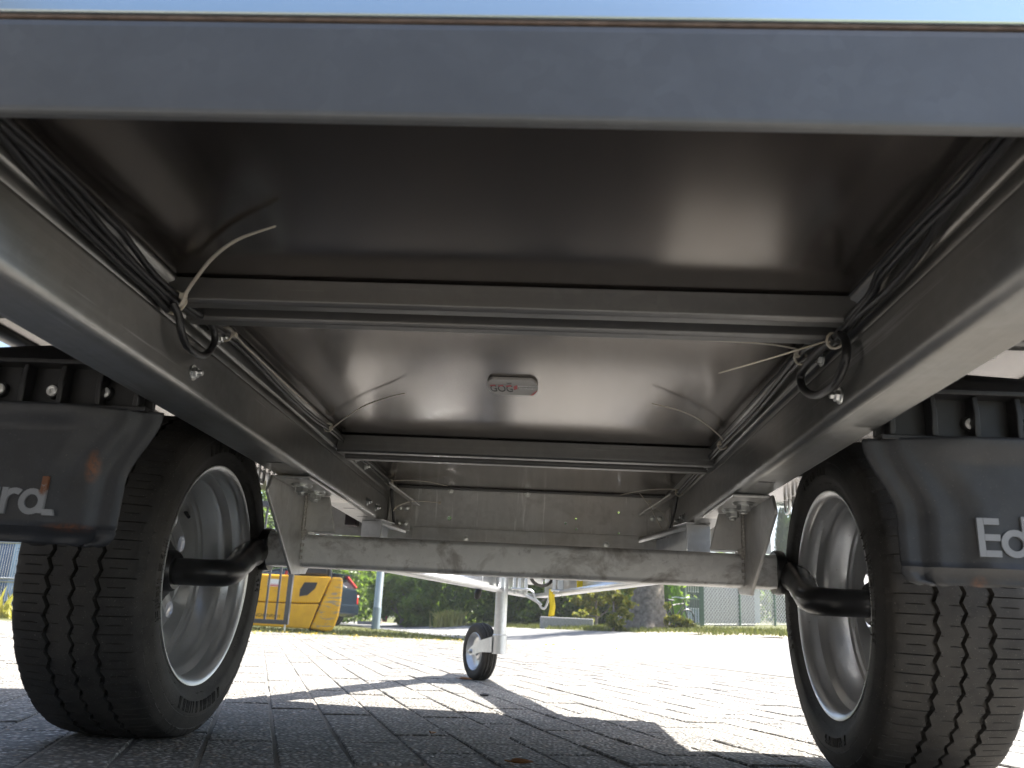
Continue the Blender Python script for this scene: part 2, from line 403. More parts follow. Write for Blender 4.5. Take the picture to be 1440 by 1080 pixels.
sheet('gravel_strip', M['gravel'], rng(5.5, 6.25, 6), rng(4, 12.2, 30), .004, jag=.12)
paving = sheet('paving', M['sand'], [U0-.3, U1], [V0-.3, V1], 0, zf=lambda x, y: -.0027)
# concrete pavers laid in running bond, courses along the yard
PITCH_U, LEN = .1043, .2086
def paver_geo(L, W):
    c = .0040; h = .0017; hx, hy = W/2, L/2
    top = [(-hx+c, -hy+c, 0), (hx-c, -hy+c, 0), (hx-c, hy-c, 0), (-hx+c, hy-c, 0)]
    mid = [(-hx+.002, -hy+.002, -h), (hx-.002, -hy+.002, -h), (hx-.002, hy-.002, -h), (-hx+.002, hy-.002, -h)]
    low = [(-hx, -hy, -.03), (hx, -hy, -.03), (hx, hy, -.03), (-hx, hy, -.03)]
    fs = [(0, 1, 2, 3)]
    for i in range(4):
        j = (i+1) % 4; fs += [(4+i, 4+j, j, i), (8+i, 8+j, 4+j, 4+i)]
    return top+mid+low, fs
pv, pf = paver_geo(LEN-.0022, PITCH_U-.0026)
pme = bpy.data.meshes.new('paver'); pme.from_pydata(pv, [], pf); pme.materials.append(M['paver']); pme.update()
slots = []
k0 = int(math.floor((U0-.048)/PITCH_U)); k1 = int(math.floor((U1-.048)/PITCH_U))
for k in range(k0, k1):
    uc = .048+PITCH_U*(k+.5); off = (k % 2)*LEN/2+.03
    j = int(V0/LEN)-1
    while True:
        vc = off+LEN*j; j += 1
        if vc+LEN/2 > V1: break
        if vc-LEN/2 < V0 or uc-.05 < U0 or uc+.052 > U1: continue
        x, y = uv(uc, vc); p = Vector((x, y, 0))-CAM; d = p.dot(_f); vis = False
        if d > .2:
            px = 720+F_PX*p.dot(_r)/d; py = 540-F_PX*p.dot(_u)/d; vis = -40 < px < 1480 and py < 1110 and (330 < px < 1130 or py > 1000 or px < 40 or px > 1330)
        slots.append((0 if vis else 1, d if vis else abs(d), x, y))
slots.sort()
field = MB()
for i, (nv_, d, x, y) in enumerate(slots):
    z = random.gauss(0, .0009); rx, ry = random.gauss(0, .005), random.gauss(0, .005); rz = TH+random.gauss(0, .004)
    if i < 300:
        o = bpy.data.objects.new('paver', pme); link(o, paving); o.location = (x, y, z); o.rotation_euler = (rx, ry, rz)
    else:
        m = Matrix.Translation((x, y, z)) @ Matrix.Rotation(rz, 4, 'Z') @ Matrix.Rotation(rx, 4, 'X')
        field.add([m @ Vector(q) for q in pv], pf)
tag(field.build('paver_field', M['paver'], paving, recalc=False), kind='stuff')

# ------------------------------------------------------------------ guessed unseen building, added to block sky light and darken the rear bar
M['cladding'] = simple('anthracite_cladding', (.035, .036, .039), .6, .1, .12, 3)
M['hall_trim'] = simple('hall_trim', (.10, .10, .105), .5, .2, .1, 5)
hl = empty('hall', (-6.5, -4.6, 0)); tag(hl, 'large anthracite sheet metal hall mirrored in the rear bar of the trailer', 'hall')
mb = MB(); mb.box(-9.5, 7.6, -9, 0, -.1, 4.25); mb.build('wall', M['cladding'], hl)
for k in range(57): mb = MB(); mb.box(-9.4+k*.3, -9.28+k*.3, .001, .035, .3, 4.2); mb.build('cladding_rib', M['cladding'], hl)
mb = MB(); mb.box(-9.5, 2.3, .101, 9.2, -.1, 4.25); mb.build('wall', M['cladding'], hl)  # left wing, added to cut the sky fill from that side
for k in range(30): mb = MB(); mb.box(2.301, 2.335, .3+k*.3, .42+k*.3, .3, 4.2); mb.build('cladding_rib', M['cladding'], hl)
mb = MB(); mb.box(-9.6, 2.4, .102, 9.3, 4.251, 4.37); mb.build('roof', M['hall_trim'], hl)
mb = MB(); mb.box(-9.6, 7.7, -9.1, .1, 4.251, 4.37); mb.build('roof', M['hall_trim'], hl)
mb = MB(); mb.box(1.0, 5.0, .036, .07, .0, 3.4); dr = mb.build('roller_door', M['hall_trim'], hl)
for k in range(11): mb = MB(); mb.box(1.02, 4.98, .071, .085, .05+k*.3, .32+k*.3); mb.build('door_slat', M['hall_trim'], dr, bevel=.006)
# ================================================================== TRAILER
XC = -.0545
TR = empty('trailer', (XC, 1.43, 0))
tag(TR, 'flatbed car trailer of galvanised steel seen from below between its two wheels', 'trailer')
TRI = Matrix.Translation((-XC, -1.43, 0))
def part(mb, name, mat, parent=None, **kw):
    """a part given in world coordinates, parented to the trailer (or to one of its parts) without moving"""
    o = mb.build(name, mat, **kw); o.parent = parent or TR
    if parent is None: o.matrix_parent_inverse = TRI      # other parts already sit at the world origin
    return o
def group_part(name, loc=(0, 0, 0)):
    o = empty(name); o.parent = TR; o.matrix_parent_inverse = TRI; return o

ZB, ZT = .430, .539
HW, HF = .362, .420           # half distances: web, outer edge of the bottom flange
YR, YF = .456, 2.186

def hexnut(mb, pos, d, r=.0075, h=.007, wash=True, stud=True):
    pos = Vector(pos); q = Vector(d).to_track_quat('Z', 'Y').to_matrix()
    if wash: mb.lathe([(0, 0), (0, r*1.45), (.0016, r*1.45), (.0016, 0)], 'Z', pos, 14, q)
    mb.lathe([(.0016, 0), (.0016, r), (h, r), (h+.001, r*.85), (h+.001, 0)], 'Z', pos, 6, q)
    if stud: mb.lathe([(h, r*.55), (h+.005, r*.55), (h+.006, r*.4), (h+.006, 0)], 'Z', pos, 10, q)
def bolt(pos, d, parent, r=.0062, name='bolt', **kw):
    mb = MB(); hexnut(mb, pos, d, r, r*.95, **kw); return part(mb, name, M['bolt'], parent, smooth=30)

# chassis rails ----------------------------------------------------
rails = {}
for s in (-1, 1):
    w_ = HW; f_ = HF
    prof = [(f_, .440), (f_, ZB+.004), (f_, ZB+.002), (f_-.002, ZB), (f_-.004, ZB), (w_+.0125, ZB), (w_+.010, ZB)]
    for k in range(1, 7):
        t = math.pi/2*k/6; prof.append((w_+.010-.010*math.sin(t), ZB+.010-.010*math.cos(t)))
    prof += [(w_, ZB+.0125), (w_, .490), (w_, .492), (w_+.005, .4965), (w_+.005, .4975), (w_+.005, .5095), (w_+.005, .5105), (w_+.0015, .513), (w_+.0015, .5140), (w_+.0015, .527), (w_-.001, .5315), (w_-.006, .534), (w_-.006, ZT-.001), (f_, ZT-.001)]
    mb = MB(); n = len(prof); ys = [YR, YF]
    V = [(XC+s*x, y, z) for y in ys for x, z in prof]
    mb.add(V, [(i, i+1, n+i+1, n+i) for i in range(n-1)])
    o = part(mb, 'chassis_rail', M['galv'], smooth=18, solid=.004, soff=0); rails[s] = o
for s, lst in ((-1, [(.90, .456), (.954, .518), (1.731, .521), (1.818, .521), (1.876, .451), (1.974, .451)]), (1, [(.872, .447), (.923, .505), (1.69, .516), (1.63, .516), (1.92, .452), (1.99, .452)])):
    for y, z in lst: bolt((XC+s*(HW-.003), y, z), (-s, 0, 0), rails[s])
# scratches of primer rubbed at the rail edge: small scuffed plate stub
# slots in the bottom flange (dark cut lines) as shallow recess strips
for s in (-1, 1):
    for y in (1.30, 1.83, 1.97):
        mb = MB(); mb.box(XC+s*(HF-.045), XC+s*(HF-.02), y-.003, y+.003, ZB-.0026, ZB-.0021)
        part(mb, 'drain_slot', M['black_steel'], rails[s])

# cross members and outriggers ------------------------------------
def hat(y0, y1, zb):
    a = .018 if y1-y0 < .09 else .022
    return [(y0, ZT-.002), (y0, zb+.003), (y0+.003, zb), (y0+a-.002, zb), (y0+a, zb+.003), (y0+a, zb+.020), (y1-a, zb+.020), (y1-a, zb+.003), (y1-a+.002, zb), (y1-.003, zb), (y1, zb+.003), (y1, ZT-.002)]
for y0, y1, zb in ((.8135, .886, .5098), (1.571, 1.664, .505)):
    for name, x0, x1 in (('cross_member', XC-HW+.001, XC+HW-.001), ('outrigger', XC-.688, XC-HF-.004), ('outrigger', XC+HF+.004, XC+.688)):
        pr = hat(y0, y1, zb); mb = MB(); n = len(pr)
        mb.add([(x, y, z) for x in (x0, x1) for y, z in pr], [(i, i+1, n+i+1, n+i) for i in range(n-1)])
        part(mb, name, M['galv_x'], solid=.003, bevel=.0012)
# floor of film-faced boards
for x0, x1 in ((-.698, .698),):
    mb = MB(); mb.box(XC+x0, XC+x1, .456, 2.228, ZT, ZT+.015)
    part(mb, 'floor_panel', M['ply'], bevel=.0012, seg=1)
# rear cross member (C channel) and the boards of the bed
YB = .45
mb = MB(); pr = [(YB+.008, .4945), (YB+.003, .4948), (YB+.0006, .4962), (YB, .499), (YB, .560), (YB+.0008, .5645), (YB+.004, .567), (YB+.03, .567)]; n = len(pr)
mb.add([(x, y, z) for x in (XC-.70, XC+.70) for y, z in pr], [(i, i+1, n+i+1, n+i) for i in range(n-1)])
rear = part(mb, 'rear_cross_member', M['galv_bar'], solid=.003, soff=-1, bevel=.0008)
mb = MB(); mb.box(XC-.698, XC+.698, YB+.0015, YB+.04, .5675, .5702); part(mb, 'deck_edge', M['ply_edge'], bevel=.001)
mb = MB()
for k in range(3):
    z0 = .5706+k*.12
    mb.box(XC-.69, XC+.69, YB, YB+.023, z0, z0+.052); mb.box(XC-.69, XC+.69, YB+.0035, YB+.023, z0+.0525, z0+.0565); mb.box(XC-.69, XC+.69, YB, YB+.023, z0+.057, z0+.1185)
part(mb, 'tailgate', M['alu'], bevel=.0015)
mb = MB(); mb.box(XC-.697, XC+.697, YB+.041, 2.227, ZT+.0155, ZT+.0265); part(mb, 'deck_board', M['ply_edge'])
for s in (-1, 1):
    mb = MB(); mb.box(XC+s*.675, XC+s*.70, .476, 2.21, .574, .93); part(mb, 'side_board', M['alu'], bevel=.002)
    mb = MB(); pr = [(.698, .571), (.70, .569), (.70, .537), (.698, .535), (.672, .535), (.670, .537), (.670, .545)]; n = len(pr)
    mb.add([(XC+s*x, y, z) for y in (.456, 2.226) for x, z in pr], [(i, i+1, n+i+1, n+i) for i in range(n-1)])
    sill = part(mb, 'side_sill', M['galv'], smooth=30, solid=.003)
    for k in range(22):
        y = .62+k*.072
        mb = MB(); mb.tube([(XC+s*.655, y, .538), (XC+s*.655, y, .512), (XC+s*.655, y+.006, .504), (XC+s*.655, y+.03, .504), (XC+s*.655, y+.036, .512), (XC+s*.655, y+.036, .538)], .004, 6)
        if 1.75 < y < 2.2: part(mb, 'lashing_ring', M['zinc'], sill, smooth=60)
mb = MB(); mb.box(XC-.70, XC+.70, 2.2295, 2.25, .532, .93); part(mb, 'head_board', M['alu'], bevel=.002)

# front plate with its row of holes -------------------------------
holes = [(-.262, .459, .0056)]+[(x, z, .0030) for x, z in ((.041, .459), (.068, .471), (.069, .445), (.178, .493), (.179, .439), (.266, .440), (.265, .494))]
vs_, fs_ = curve_mesh([[(XC-.62, .403), (XC+.62, .403), (XC+.62, .5385), (XC-.62, .5385)]]+[circle(x, z, r) for x, z, r in holes], .003)
mb = MB(); mb.add([(v.x, 2.190-v.z, v.y) for v in vs_], fs_); front = part(mb, 'front_plate', M['galv_plate'], recalc=True)
mb = MB(); mb.box(XC-.30, XC+.30, 2.1845, 2.1878, .4005, .434); part(mb, 'lower_strip', M['galv_plate'], front, bevel=.0008)
mb = MB(); mb.box(XC-HW+.01, XC+HW-.01, 2.176, 2.1875, .533, .5375); part(mb, 'top_lip', M['galv_x'], front, bevel=.001)
for x, z in ((-.215, .408), (.147, .408), (-.262, .530), (-.06, .530)): bolt((x, 2.1842, z), (0, -1, 0), front, .006)
for s in (-1, 1):
    mb = MB(); mb.box(XC+s*(HW-.055), XC+s*(HW-.002), 2.1815, 2.1875, .422, .500); mb.box(XC+s*(HW-.008), XC+s*(HW-.003), 2.13, 2.1815, .422, .500)
    ang = part(mb, 'rail_end_angle', M['galv_plate'], bevel=.001)
    for dx in (.012, .03):
        for z in (.440, .480): bolt((XC+s*(HW-.012-dx), 2.181, z), (0, -1, 0), ang, .006)
    mb = MB(); mb.prism([(HW-.004, .500), (HW-.004, .5375), (HW-.06, .468), (HW-.054, .462)], 'Y', 2.17, 2.1742) if False else None
    a, b = Vector((XC+s*(HW-.006), 2.06, .527)), Vector((XC+s*(HW-.072), 2.172, .487))
    mb = MB(); mb.bar(a, b, .004, .022, (s, 0, .3)); part(mb, 'gusset_strap', M['galv_plate'], bevel=.0008)
mb = MB(); mb.box(-.524, -.494, 2.135, 2.175, .424, .463); part(mb, 'rubber_block', M['dark_rubber'], bevel=.003)

# axle --------------------------------------------------------------
def round_tube_profile(h, r, n=5):
    pts = []
    for cx, cz, a0 in ((h-r, h-r, 0), (-h+r, h-r, 90), (-h+r, -h+r, 180), (h-r, -h+r, 270)):
        for k in range(n+1):
            t = rad(a0+90*k/n); pts.append((cx+r*math.cos(t), cz+r*math.sin(t)))
    return pts
axle = group_part('axle')
mb = MB(); YA, ZA = 1.651, .3175
prf = [(YA+a, ZA+b) for a, b in round_tube_profile(.031, .010)]
N = 30; n = len(prf); V = []
for i in range(N+1):
    x = -.5475+.9815*i/N
    V += [(x, y, z) for y, z in prf]
mb.add(V, [(i*n+k, i*n+(k+1) % n, (i+1)*n+(k+1) % n, (i+1)*n+k) for i in range(N) for k in range(n)]+[tuple(range(n)), tuple(range(N*n, N*n+n))[::-1]])
part(mb, 'axle_beam', M['galv_dull'], axle, smooth=35)
for s in (-1, 1):
    XA = XC+s*.425
    mb = MB(); mb.prism([(1.41, .4265), (1.392, .40), (1.393, .392), (1.574, .272), (1.578, .269), (1.672, .275), (1.70, .30), (1.70, .4265)], 'X', XA-.003, XA+.003)
    mb.box(min(XA-s*.0032, XA-s*.066), max(XA-s*.0032, XA-s*.066), 1.412, 1.70, .4215, .4272)
    xs = sorted((XA-s*.0032, XA-s*.066))
    inner = [(XA-s*.0032, .352), (XA-s*.068, .352), (XA-s*.05, .421), (XA-s*.0032, .421)]
    mb.prism(inner, 'Y', 1.612, 1.618)
    br = part(mb, 'axle_bracket', M['galv_plate'], axle, bevel=.0022)
    mb = MB()
    for k in range(15):
        z = .352+k*.0046; mb.tube([(XA-s*.0045, 1.6105+random.uniform(-.001, .001), z), (XA-s*.0045, 1.6105, z+.006)], random.uniform(.0035, .0052), 7)
    for k in range(4): mb.tube([(XA-s*.0045, 1.617, .30+k*.012), (XA-s*.0045, 1.617, .306+k*.012)], random.uniform(.0022, .0048), 7)
    mb.lathe([(0, 0), (.0, .008), (.004, .006), (.005, 0)], 'Y', (XA-s*.008, 1.609, .349), 10)
    part(mb, 'weld_seam', M['weld'], br, smooth=60)
    for y in (1.475, 1.565):
        mb = MB(); mb.lathe([(0, 0), (0, .019), (-.003, .019), (-.003, 0)], 'Z', (XA-s*.034, y, .4212), 24); hexnut(mb, (XA-s*.034, y, .4180), (0, 0, -1), .012, .010)
        part(mb, 'mounting_bolt', M['bolt'], br, smooth=30)
    # trailing arm and stub
    X0 = XC+s*.493; mb = MB()
    q = [(X0-s*.012, 1.651, .3175), (X0+s*.012, 1.648, .316), (X0+s*.020, 1.60, .304), (X0+s*.012, 1.53, .281), (X0+s*.004, 1.468, .263), (X0+s*.022, 1.437, .2585), (X0+s*.06, 1.43, .258), (XC+s*.60, 1.43, .258)]
    mb.tube(spline(q, 6), [.027]*6+[.027]*6+[.025]*6+[.0235]*6+[.023]*6+[.0225]*6+[.0225]*6+[.0225], 18)
    mb.lathe([(-.012, 0), (-.012, .040), (-.004, .0425), (.006, .040), (.008, 0)], 'X', (X0+s*.002, 1.651, .3175), 28)
    part(mb, 'swing_arm', M['black_steel'], axle, smooth=50)

# wheels ------------------------------------------------------------
def tyre_mesh():
    R0 = .2625; NP = 62
    side = [(-.080, .170), (-.086, .178), (-.0905, .186), (-.0925, .192), (-.0965, .200), (-.0972, .2008), (-.0985, .2075), (-.0995, .2155), (-.0992, .2240), (-.0985, .2262), (-.0992, .2275), (-.0972, .2362), (-.0935, .2445), (-.0942, .2462), (-.0905, .2520), (-.0865, .2560)]
    g = [(-.036, .0072), (0, .0056), (.036, .0072)]
    cols = []       # (a, r, zig amplitude, sipe depth a, sipe depth b)
    for a, r in side: cols.append((a, r, 0, 0, 0))
    def crown(a): return R0-.0045*(a/.08)**2
    cols += [(-.081, crown(.081)-.0005, 0, .0025, 0), (-.074, crown(.074), 0, .0035, .0), (-.066, crown(.066), 0, .0035, .003), (-.056, crown(.056), 0, .0035, .003), (-.0485, crown(.048), .3, .0035, .0)]
    for gi, (c, wd) in enumerate(g):
        z = .0042
        cols += [(c-wd/2, crown(c), 1, .0035 if gi == 0 else .002, .0), (c-wd/2+.0012, crown(c)-.0085, 1, 0, 0), (c+wd/2-.0012, crown(c)-.0085, 1, 0, 0), (c+wd/2, crown(c), 1, .002 if gi < 2 else .0035, 0)]
        if gi < 2:
            cols += [(c+wd/2+.004, crown(c), 1, 0, .0), (c+.018, crown(c+.018), .8, 0, 0), (g[gi+1][0]-g[gi+1][1]/2-.004, crown(g[gi+1][0]), 1, 0, .0025)]
    cols += [(.0485, crown(.048), .3, .0035, 0), (.056, crown(.056), 0, .0035, .003), (.066, crown(.066), 0, .0035, .003), (.074, crown(.074), 0, .0035, 0), (.081, crown(.081)-.0005, 0, .0025, 0)]
    for a, r in reversed(side): cols.append((-a, r, 0, 0, 0))
    phs = [(0, 0, 0), (.11, 0, 0), (.145, 1, 0), (.18, 0, 0), (.33, 0, 0), (.5, 0, 0), (.61, 0, 0), (.645, 0, 1), (.68, 0, 0), (.83, 0, 0)]
    rows = []
    for p in range(NP):
        for ph, sa, sb in phs: rows.append((2*math.pi*(p+ph)/NP, abs(ph-.5)*4-1, sa, sb, p))
    mb = MB(); n = len(cols); V = []
    for t, tri, sa, sb, p in rows:
        for a, r, za, da, db in cols:
            aa = a+tri*.0030*za; rr = r-(da if sa else 0)-(db if sb else 0)
            if abs(a) > .0855 and .2445 < r < .2570: rr -= .0014*(1 if (p*2+(1 if tri < 0 else 0)) % 4 < 2 else 0)*(1 if abs(tri) < .9 else 0)
            V.append((aa, rr*math.cos(t), rr*math.sin(t)))
    m = len(rows)
    mb.add(V, [(i*n+j, i*n+j+1, ((i+1) % m)*n+j+1, ((i+1) % m)*n+j) for i in range(m) for j in range(n-1)])
    rnd = random.Random(3)
    # raised characters on the sidewalls (strokes only) and vent hairs
    for sgn in (-1, 1):
        for base, cnt, r0, r1 in ((.4, 9, .204, .2215), (2.1, 6, .206, .2195), (3.6, 10, .204, .2215), (5.2, 7, .2055, .218)):
            for k in range(cnt):
                t0 = base+k*.083
                for st in range(rnd.choice((2, 3, 3))):
                    t1 = t0+st*.022; hh = rnd.choice((0, 1, 1))
                    for (ta, ra, tb, rb) in (((t1, r0, t1+.007, r1),) if hh else ((t1, (r0+r1)/2-.001, t1+.022, (r0+r1)/2+.001), (t1, r1-.0025, t1+.024, r1))):
                        def P(t, r, o): return (sgn*(.0997+o), r*math.cos(t), r*math.sin(t))
                        mb.add([P(ta, ra, -.002), P(tb, ra, -.002), P(tb, rb, -.002), P(ta, rb, -.002), P(ta, ra, .0007), P(tb, ra, .0007), P(tb, rb, .0007), P(ta, rb, .0007)],
                               [(4, 5, 6, 7), (0, 1, 5, 4), (1, 2, 6, 5), (2, 3, 7, 6), (3, 0, 4, 7)])
        for k in range(150):
            t = rnd.uniform(0, 6.283); r = rnd.choice((.192, .2262, .2462, .2462, .256)); a = {.192: .0925, .2262: .0985, .2462: .0940, .256: .0865}[r]
            d = Vector((sgn*rnd.uniform(.3, 1), math.cos(t)*rnd.uniform(-.2, 1), math.sin(t)*rnd.uniform(-.2, 1))).normalized()*rnd.uniform(.003, .0075)
            p0 = Vector((sgn*a, r*math.cos(t), r*math.sin(t))); e1 = Vector((0, -math.sin(t), math.cos(t)))*.00045; e2 = d.normalized().cross(e1)
            mb.add([p0+e1, p0-e1*.5+e2, p0-e1*.5-e2, p0+d], [(0, 1, 3), (1, 2, 3), (2, 0, 3)])
    return mb
def rim_parts():
    barrel = [(-.0868, .1795), (-.0885, .1812), (-.0900, .1808), (-.0898, .1788), (-.0868, .1745), (-.0835, .1705), (-.078, .1675), (-.066, .1668), (-.0605, .1665), (-.0575, .1640), (-.052, .1580), (-.048, .1555), (-.036, .1545), (-.018, .1538), (-.010, .1536), (-.007, .1500), (-.002, .1492), (.002, .1440), (.010, .1432), (.034, .1425), (.040, .1470), (.060, .1610), (.070, .1665), (.080, .168), (.088, .1795), (.0895, .1812), (.087, .1825), (.083, .178), (.075, .172), (.05, .166), (0, .156), (-.05, .162), (-.07, .171), (-.083, .177)]
    mb = MB(); mb.lathe(barrel, 'X', (0, 0, 0), 96, closed=True)
    outer = circle(0, 0, .1465, 96)
    cut = [circle(.098*math.cos(2*math.pi*k/10), .098*math.sin(2*math.pi*k/10), .0145, 20) for k in range(10)]
    vs, fs = curve_mesh([outer]+cut, .0045)
    def dish(v):
        r = math.hypot(v.x, v.y); return .026-.018*max(0, min(1, (r-.055)/.03))+.026*max(0, min(1, (r-.115)/.03))
    mb.add([(dish(v)+v.z, v.x, v.y) for v in vs], fs)
    return mb
ty = tyre_mesh(); rm = rim_parts()
tyre_me = rim_me = hub_me = bolt_me = None
for s in (-1, 1):
    W = empty('wheel'); W.parent = TR; W.matrix_parent_inverse = TRI; W.location = (XC+s*.605, 1.43, .2585)
    W.rotation_euler = (0.7 if s < 0 else 2.3, 0, 0 if s > 0 else math.pi)
    if s == -1:
        t_ = ty.build('tyre', M['tyre'], W, smooth=38); r_ = rm.build('rim', M['rim'], W, smooth=30)
        mb = MB(); mb.lathe([(-.030, 0), (-.030, .030), (-.026, .034), (-.016, .036), (-.012, .044), (-.004, .046), (.0, .058), (.022, .06), (.024, 0)], 'X', (0, 0, 0), 40)
        h_ = mb.build('hub', M['black_steel'], W, smooth=35)
        bs = []
        for k in range(5):
            mb = MB(); t = 2*math.pi*(k+.3)/5; hexnut(mb, (.023, .049*math.cos(t), .049*math.sin(t)), (-1, 0, 0), .010, .016, wash=True)
            bs.append(mb.build('wheel_bolt', M['bolt'], W, smooth=30))
        mb = MB(); mb.tube([(.012, 0, .146), (.006, 0, .138), (.0, 0, .131)], [.004, .0035, .003], 8); vlv = mb.build('valve', M['black_plastic'], W, smooth=60)
        protos = [t_, r_, h_, vlv]+bs
    else:
        for pr_ in protos:
            c = pr_.copy(); COL.objects.link(c); c.parent = W

# mudguards and flaps ----------------------------------------------
YM = .92
def letters(x0, zb, cap, tail=True):
    k = cap/.037; st = .0062*k; mb = MB(); sp = []
    def barp(x, z, w_, h_): sp.append(([(x, z), (x+w_, z), (x+w_, z+h_), (x, z+h_)],))
    def ring(cx, cz, r, a0=0, a1=360):
        full = a1-a0 >= 360; nn = 24
        if full: sp.append((circle(cx, cz, r, nn), circle(cx, cz, r-st, nn)))
        else:
            o = [(cx+r*math.cos(rad(a0+(a1-a0)*i/12)), cz+r*math.sin(rad(a0+(a1-a0)*i/12))) for i in range(13)]
            i_ = [(cx+(r-st)*math.cos(rad(a1-(a1-a0)*i/12)), cz+(r-st)*math.sin(rad(a1-(a1-a0)*i/12))) for i in range(13)]
            sp.append((o+i_,))
    r = .0134*k; x = x0
    barp(x, zb, st, cap)
    for zz in (0, cap/2-st/2, cap-st): barp(x+st, zb+zz, .0145*k, st)
    x += .0213*k
    ring(x+r, zb+r, r); barp(x+2*r-st*.98, zb+.002, st, cap*1.02); x += 2*r+.0028*k
    barp(x, zb+r, st, r); barp(x+2*r-st, zb, st, 2*r); ring(x+r, zb+r, r, 180, 360); x += 2*r+.0028*k
    ring(x+r, zb+r, r); barp(x+2*r-st*.98, zb, st, 2*r); x += 2*r+.0028*k
    barp(x, zb, st, 2*r); ring(x+r, zb+r, r, 55, 180); x += r+.0055*k
    ring(x+r, zb+r, r); barp(x+2*r-st*.98, zb+.002, st, cap*1.02); sp.append(([(x+2*r, zb), (x+2*r+.012*k, zb), (x+2*r+.010*k, zb+st), (x+2*r, zb+st)],))
    for i, s_ in enumerate(sp):
        vs, fs = curve_mesh(list(s_), .003+.0003*(i % 4)); mb.add([(v.x, v.z, v.y) for v in vs], fs)
    return mb, x+2*r+.012*k
_, _end = letters(0, 0, .0405)
def flap(s):
    xi_low = .4335; xi_top = .402; xo = .735
    nz, nx = 44, 40; V = []
    z0, z1 = .259, .4155
    def ss(a, b, t): t = max(0, min(1, (t-a)/(b-a))); return t*t*(3-2*t)
    for i in range(nz+1):
        z = z0+(z1-z0)*i/nz
        xi = xi_low+(xi_top-xi_low)*ss(.33, .412, z)
        if z < z0+.016: xi += .016-math.sqrt(max(0, .016**2-(z0+.016-z)**2))
        for j in range(nx+1):
            t = (j/nx)**1.35; x = xi+(xo-xi)*t; e = x-xi
            d = -.010*ss(.022, .034, e)-.008*ss(.055, .085, e+.02*ss(.36, .43, z))+.004*ss(.006, .0, e)
            d += .010*(1-ss(.266, .279, z))*ss(.01, .03, e)-.003*ss(.2795, .2765, z)*ss(.2735, .2765, z)
            d -= .010*ss(.385, .412, z)*ss(.05, .10, e)
            d += .0006*math.sin(x*60+z*40)
            V.append((XC+s*x, YM+d+.012, z))
    mb = MB(); mb.add(V, [(i*(nx+1)+j, i*(nx+1)+j+1, (i+1)*(nx+1)+j+1, (i+1)*(nx+1)+j) for i in range(nz) for j in range(nx)])
    return mb
for s in (-1, 1):
    spots = [(-.521-XC, YM-1.43, .347, .010, .022, 1.7), (-.535-XC, YM-1.43, .277, .03, .006, 1.1)] if s < 0 else [(.455-XC, YM-1.43, .262, .009, .009, .8)]
    # object coordinates equal world coordinates for these parts, so the spots are given in world space
    spots = [(a+XC, b+1.43, c, d, e, f) for a, b, c, d, e, f in spots]
    fo = part(flap(s), 'mud_flap', flap_mat('flap_plastic_rust' if s < 0 else 'flap_plastic', spots), smooth=50, solid=.004, soff=0)
    x0 = .4515 if s > 0 else -.550-_end
    mb, _ = letters(x0, .2885, .0405)
    mb.v = [(x, YM-.0085+y, z) for x, y, z in mb.v]
    part(mb, 'lettering', flap_mat('rusty_lettering', [(-.5665, YM-.01, .326, .008, .017, 4.5)], (.22, .23, .245), (.26, .27, .285)) if s < 0 else M['letter'], fo, bevel=.0004, seg=1)
    # reinforced mudguard edge with pockets
    mb = MB(); A, B = .418, .74
    def bx(xa, xb, *r): mb.box(min(XC+s*xa, XC+s*xb), max(XC+s*xa, XC+s*xb), *r)
    bx(A, B, YM+.020, YM+.026, .4287, .486)
    bx(A, B, YM+.000, YM+.026, .4225, .4285)
    bx(A, B, YM-.004, YM+.026, .4755, .4815)
    for k in range(8):
        xa = .432+k*.0462
        mb.prism([(YM+.003, .4287), (YM+.0195, .4287), (YM+.0195, .4753), (YM+.003, .4753), (YM+.001, .455)], 'X', XC+s*xa-.0032, XC+s*xa+.0032)
    # hump above
    hp = [(YM+.0262, .486), (YM+.03, .503), (YM+.045, .520), (YM+.085, .531), (YM+.12, .5325), (YM+.122, .528), (YM+.09, .526), (YM+.052, .515), (YM+.036, .499), (YM+.033, .486)]
    n = len(hp); xs = [A+.02, A+.05, A+.08, .60, .66, .70, B]; sc_ = [0.0, .7, .9, .75, .6, .5, .3]
    V = [(XC+s*x, y, .486+(z-.486)*max(k, .05)) for x, k in zip(xs, sc_) for y, z in hp]
    mb.add(V, [(i*n+j, i*n+(j+1) % n, (i+1)*n+(j+1) % n, (i+1)*n+j) for i in range(len(xs)-1) for j in range(n)])
    mb.v = [(x, y, z-.009) for x, y, z in mb.v]
    mg = part(mb, 'mudguard', M['black_plastic'], smooth=40, bevel=.0022)
    for x in ((-.5315, -.595, -.66) if s < 0 else (.4685, .5335, .60)):
        mb = MB(); mb.lathe([(0, .0022), (-.002, .0026), (-.0026, .0045), (-.0014, .0064), (.002, .0066)], 'Y', (x, YM+.0135, .4375), 20)
        mb.lathe([(.0005, 0), (.0005, .0023)], 'Y', (x, YM+.0135, .4375), 12)
        part(mb, 'rivet', M['rivet'], mg, smooth=40)
        mb = MB(); mb.lathe([(0, .0085), (.007, .0095)], 'Y', (x, YM+.0137, .4375), 18); mb.lathe([(0, 0), (0, .0085)], 'Y', (x, YM+.0142, .4375), 18); part(mb, 'rivet_boss', M['black_plastic'], mg, smooth=40)
    mb = MB(); hexnut(mb, (XC+s*.515, .86, .5085), (0, 0, -1), .007, .012); mb.tube([(XC+s*.515, .86, .535), (XC+s*.515, .86, .50)], .004, 8)
    part(mb, 'hanger_bolt', M['bolt'], smooth=30)

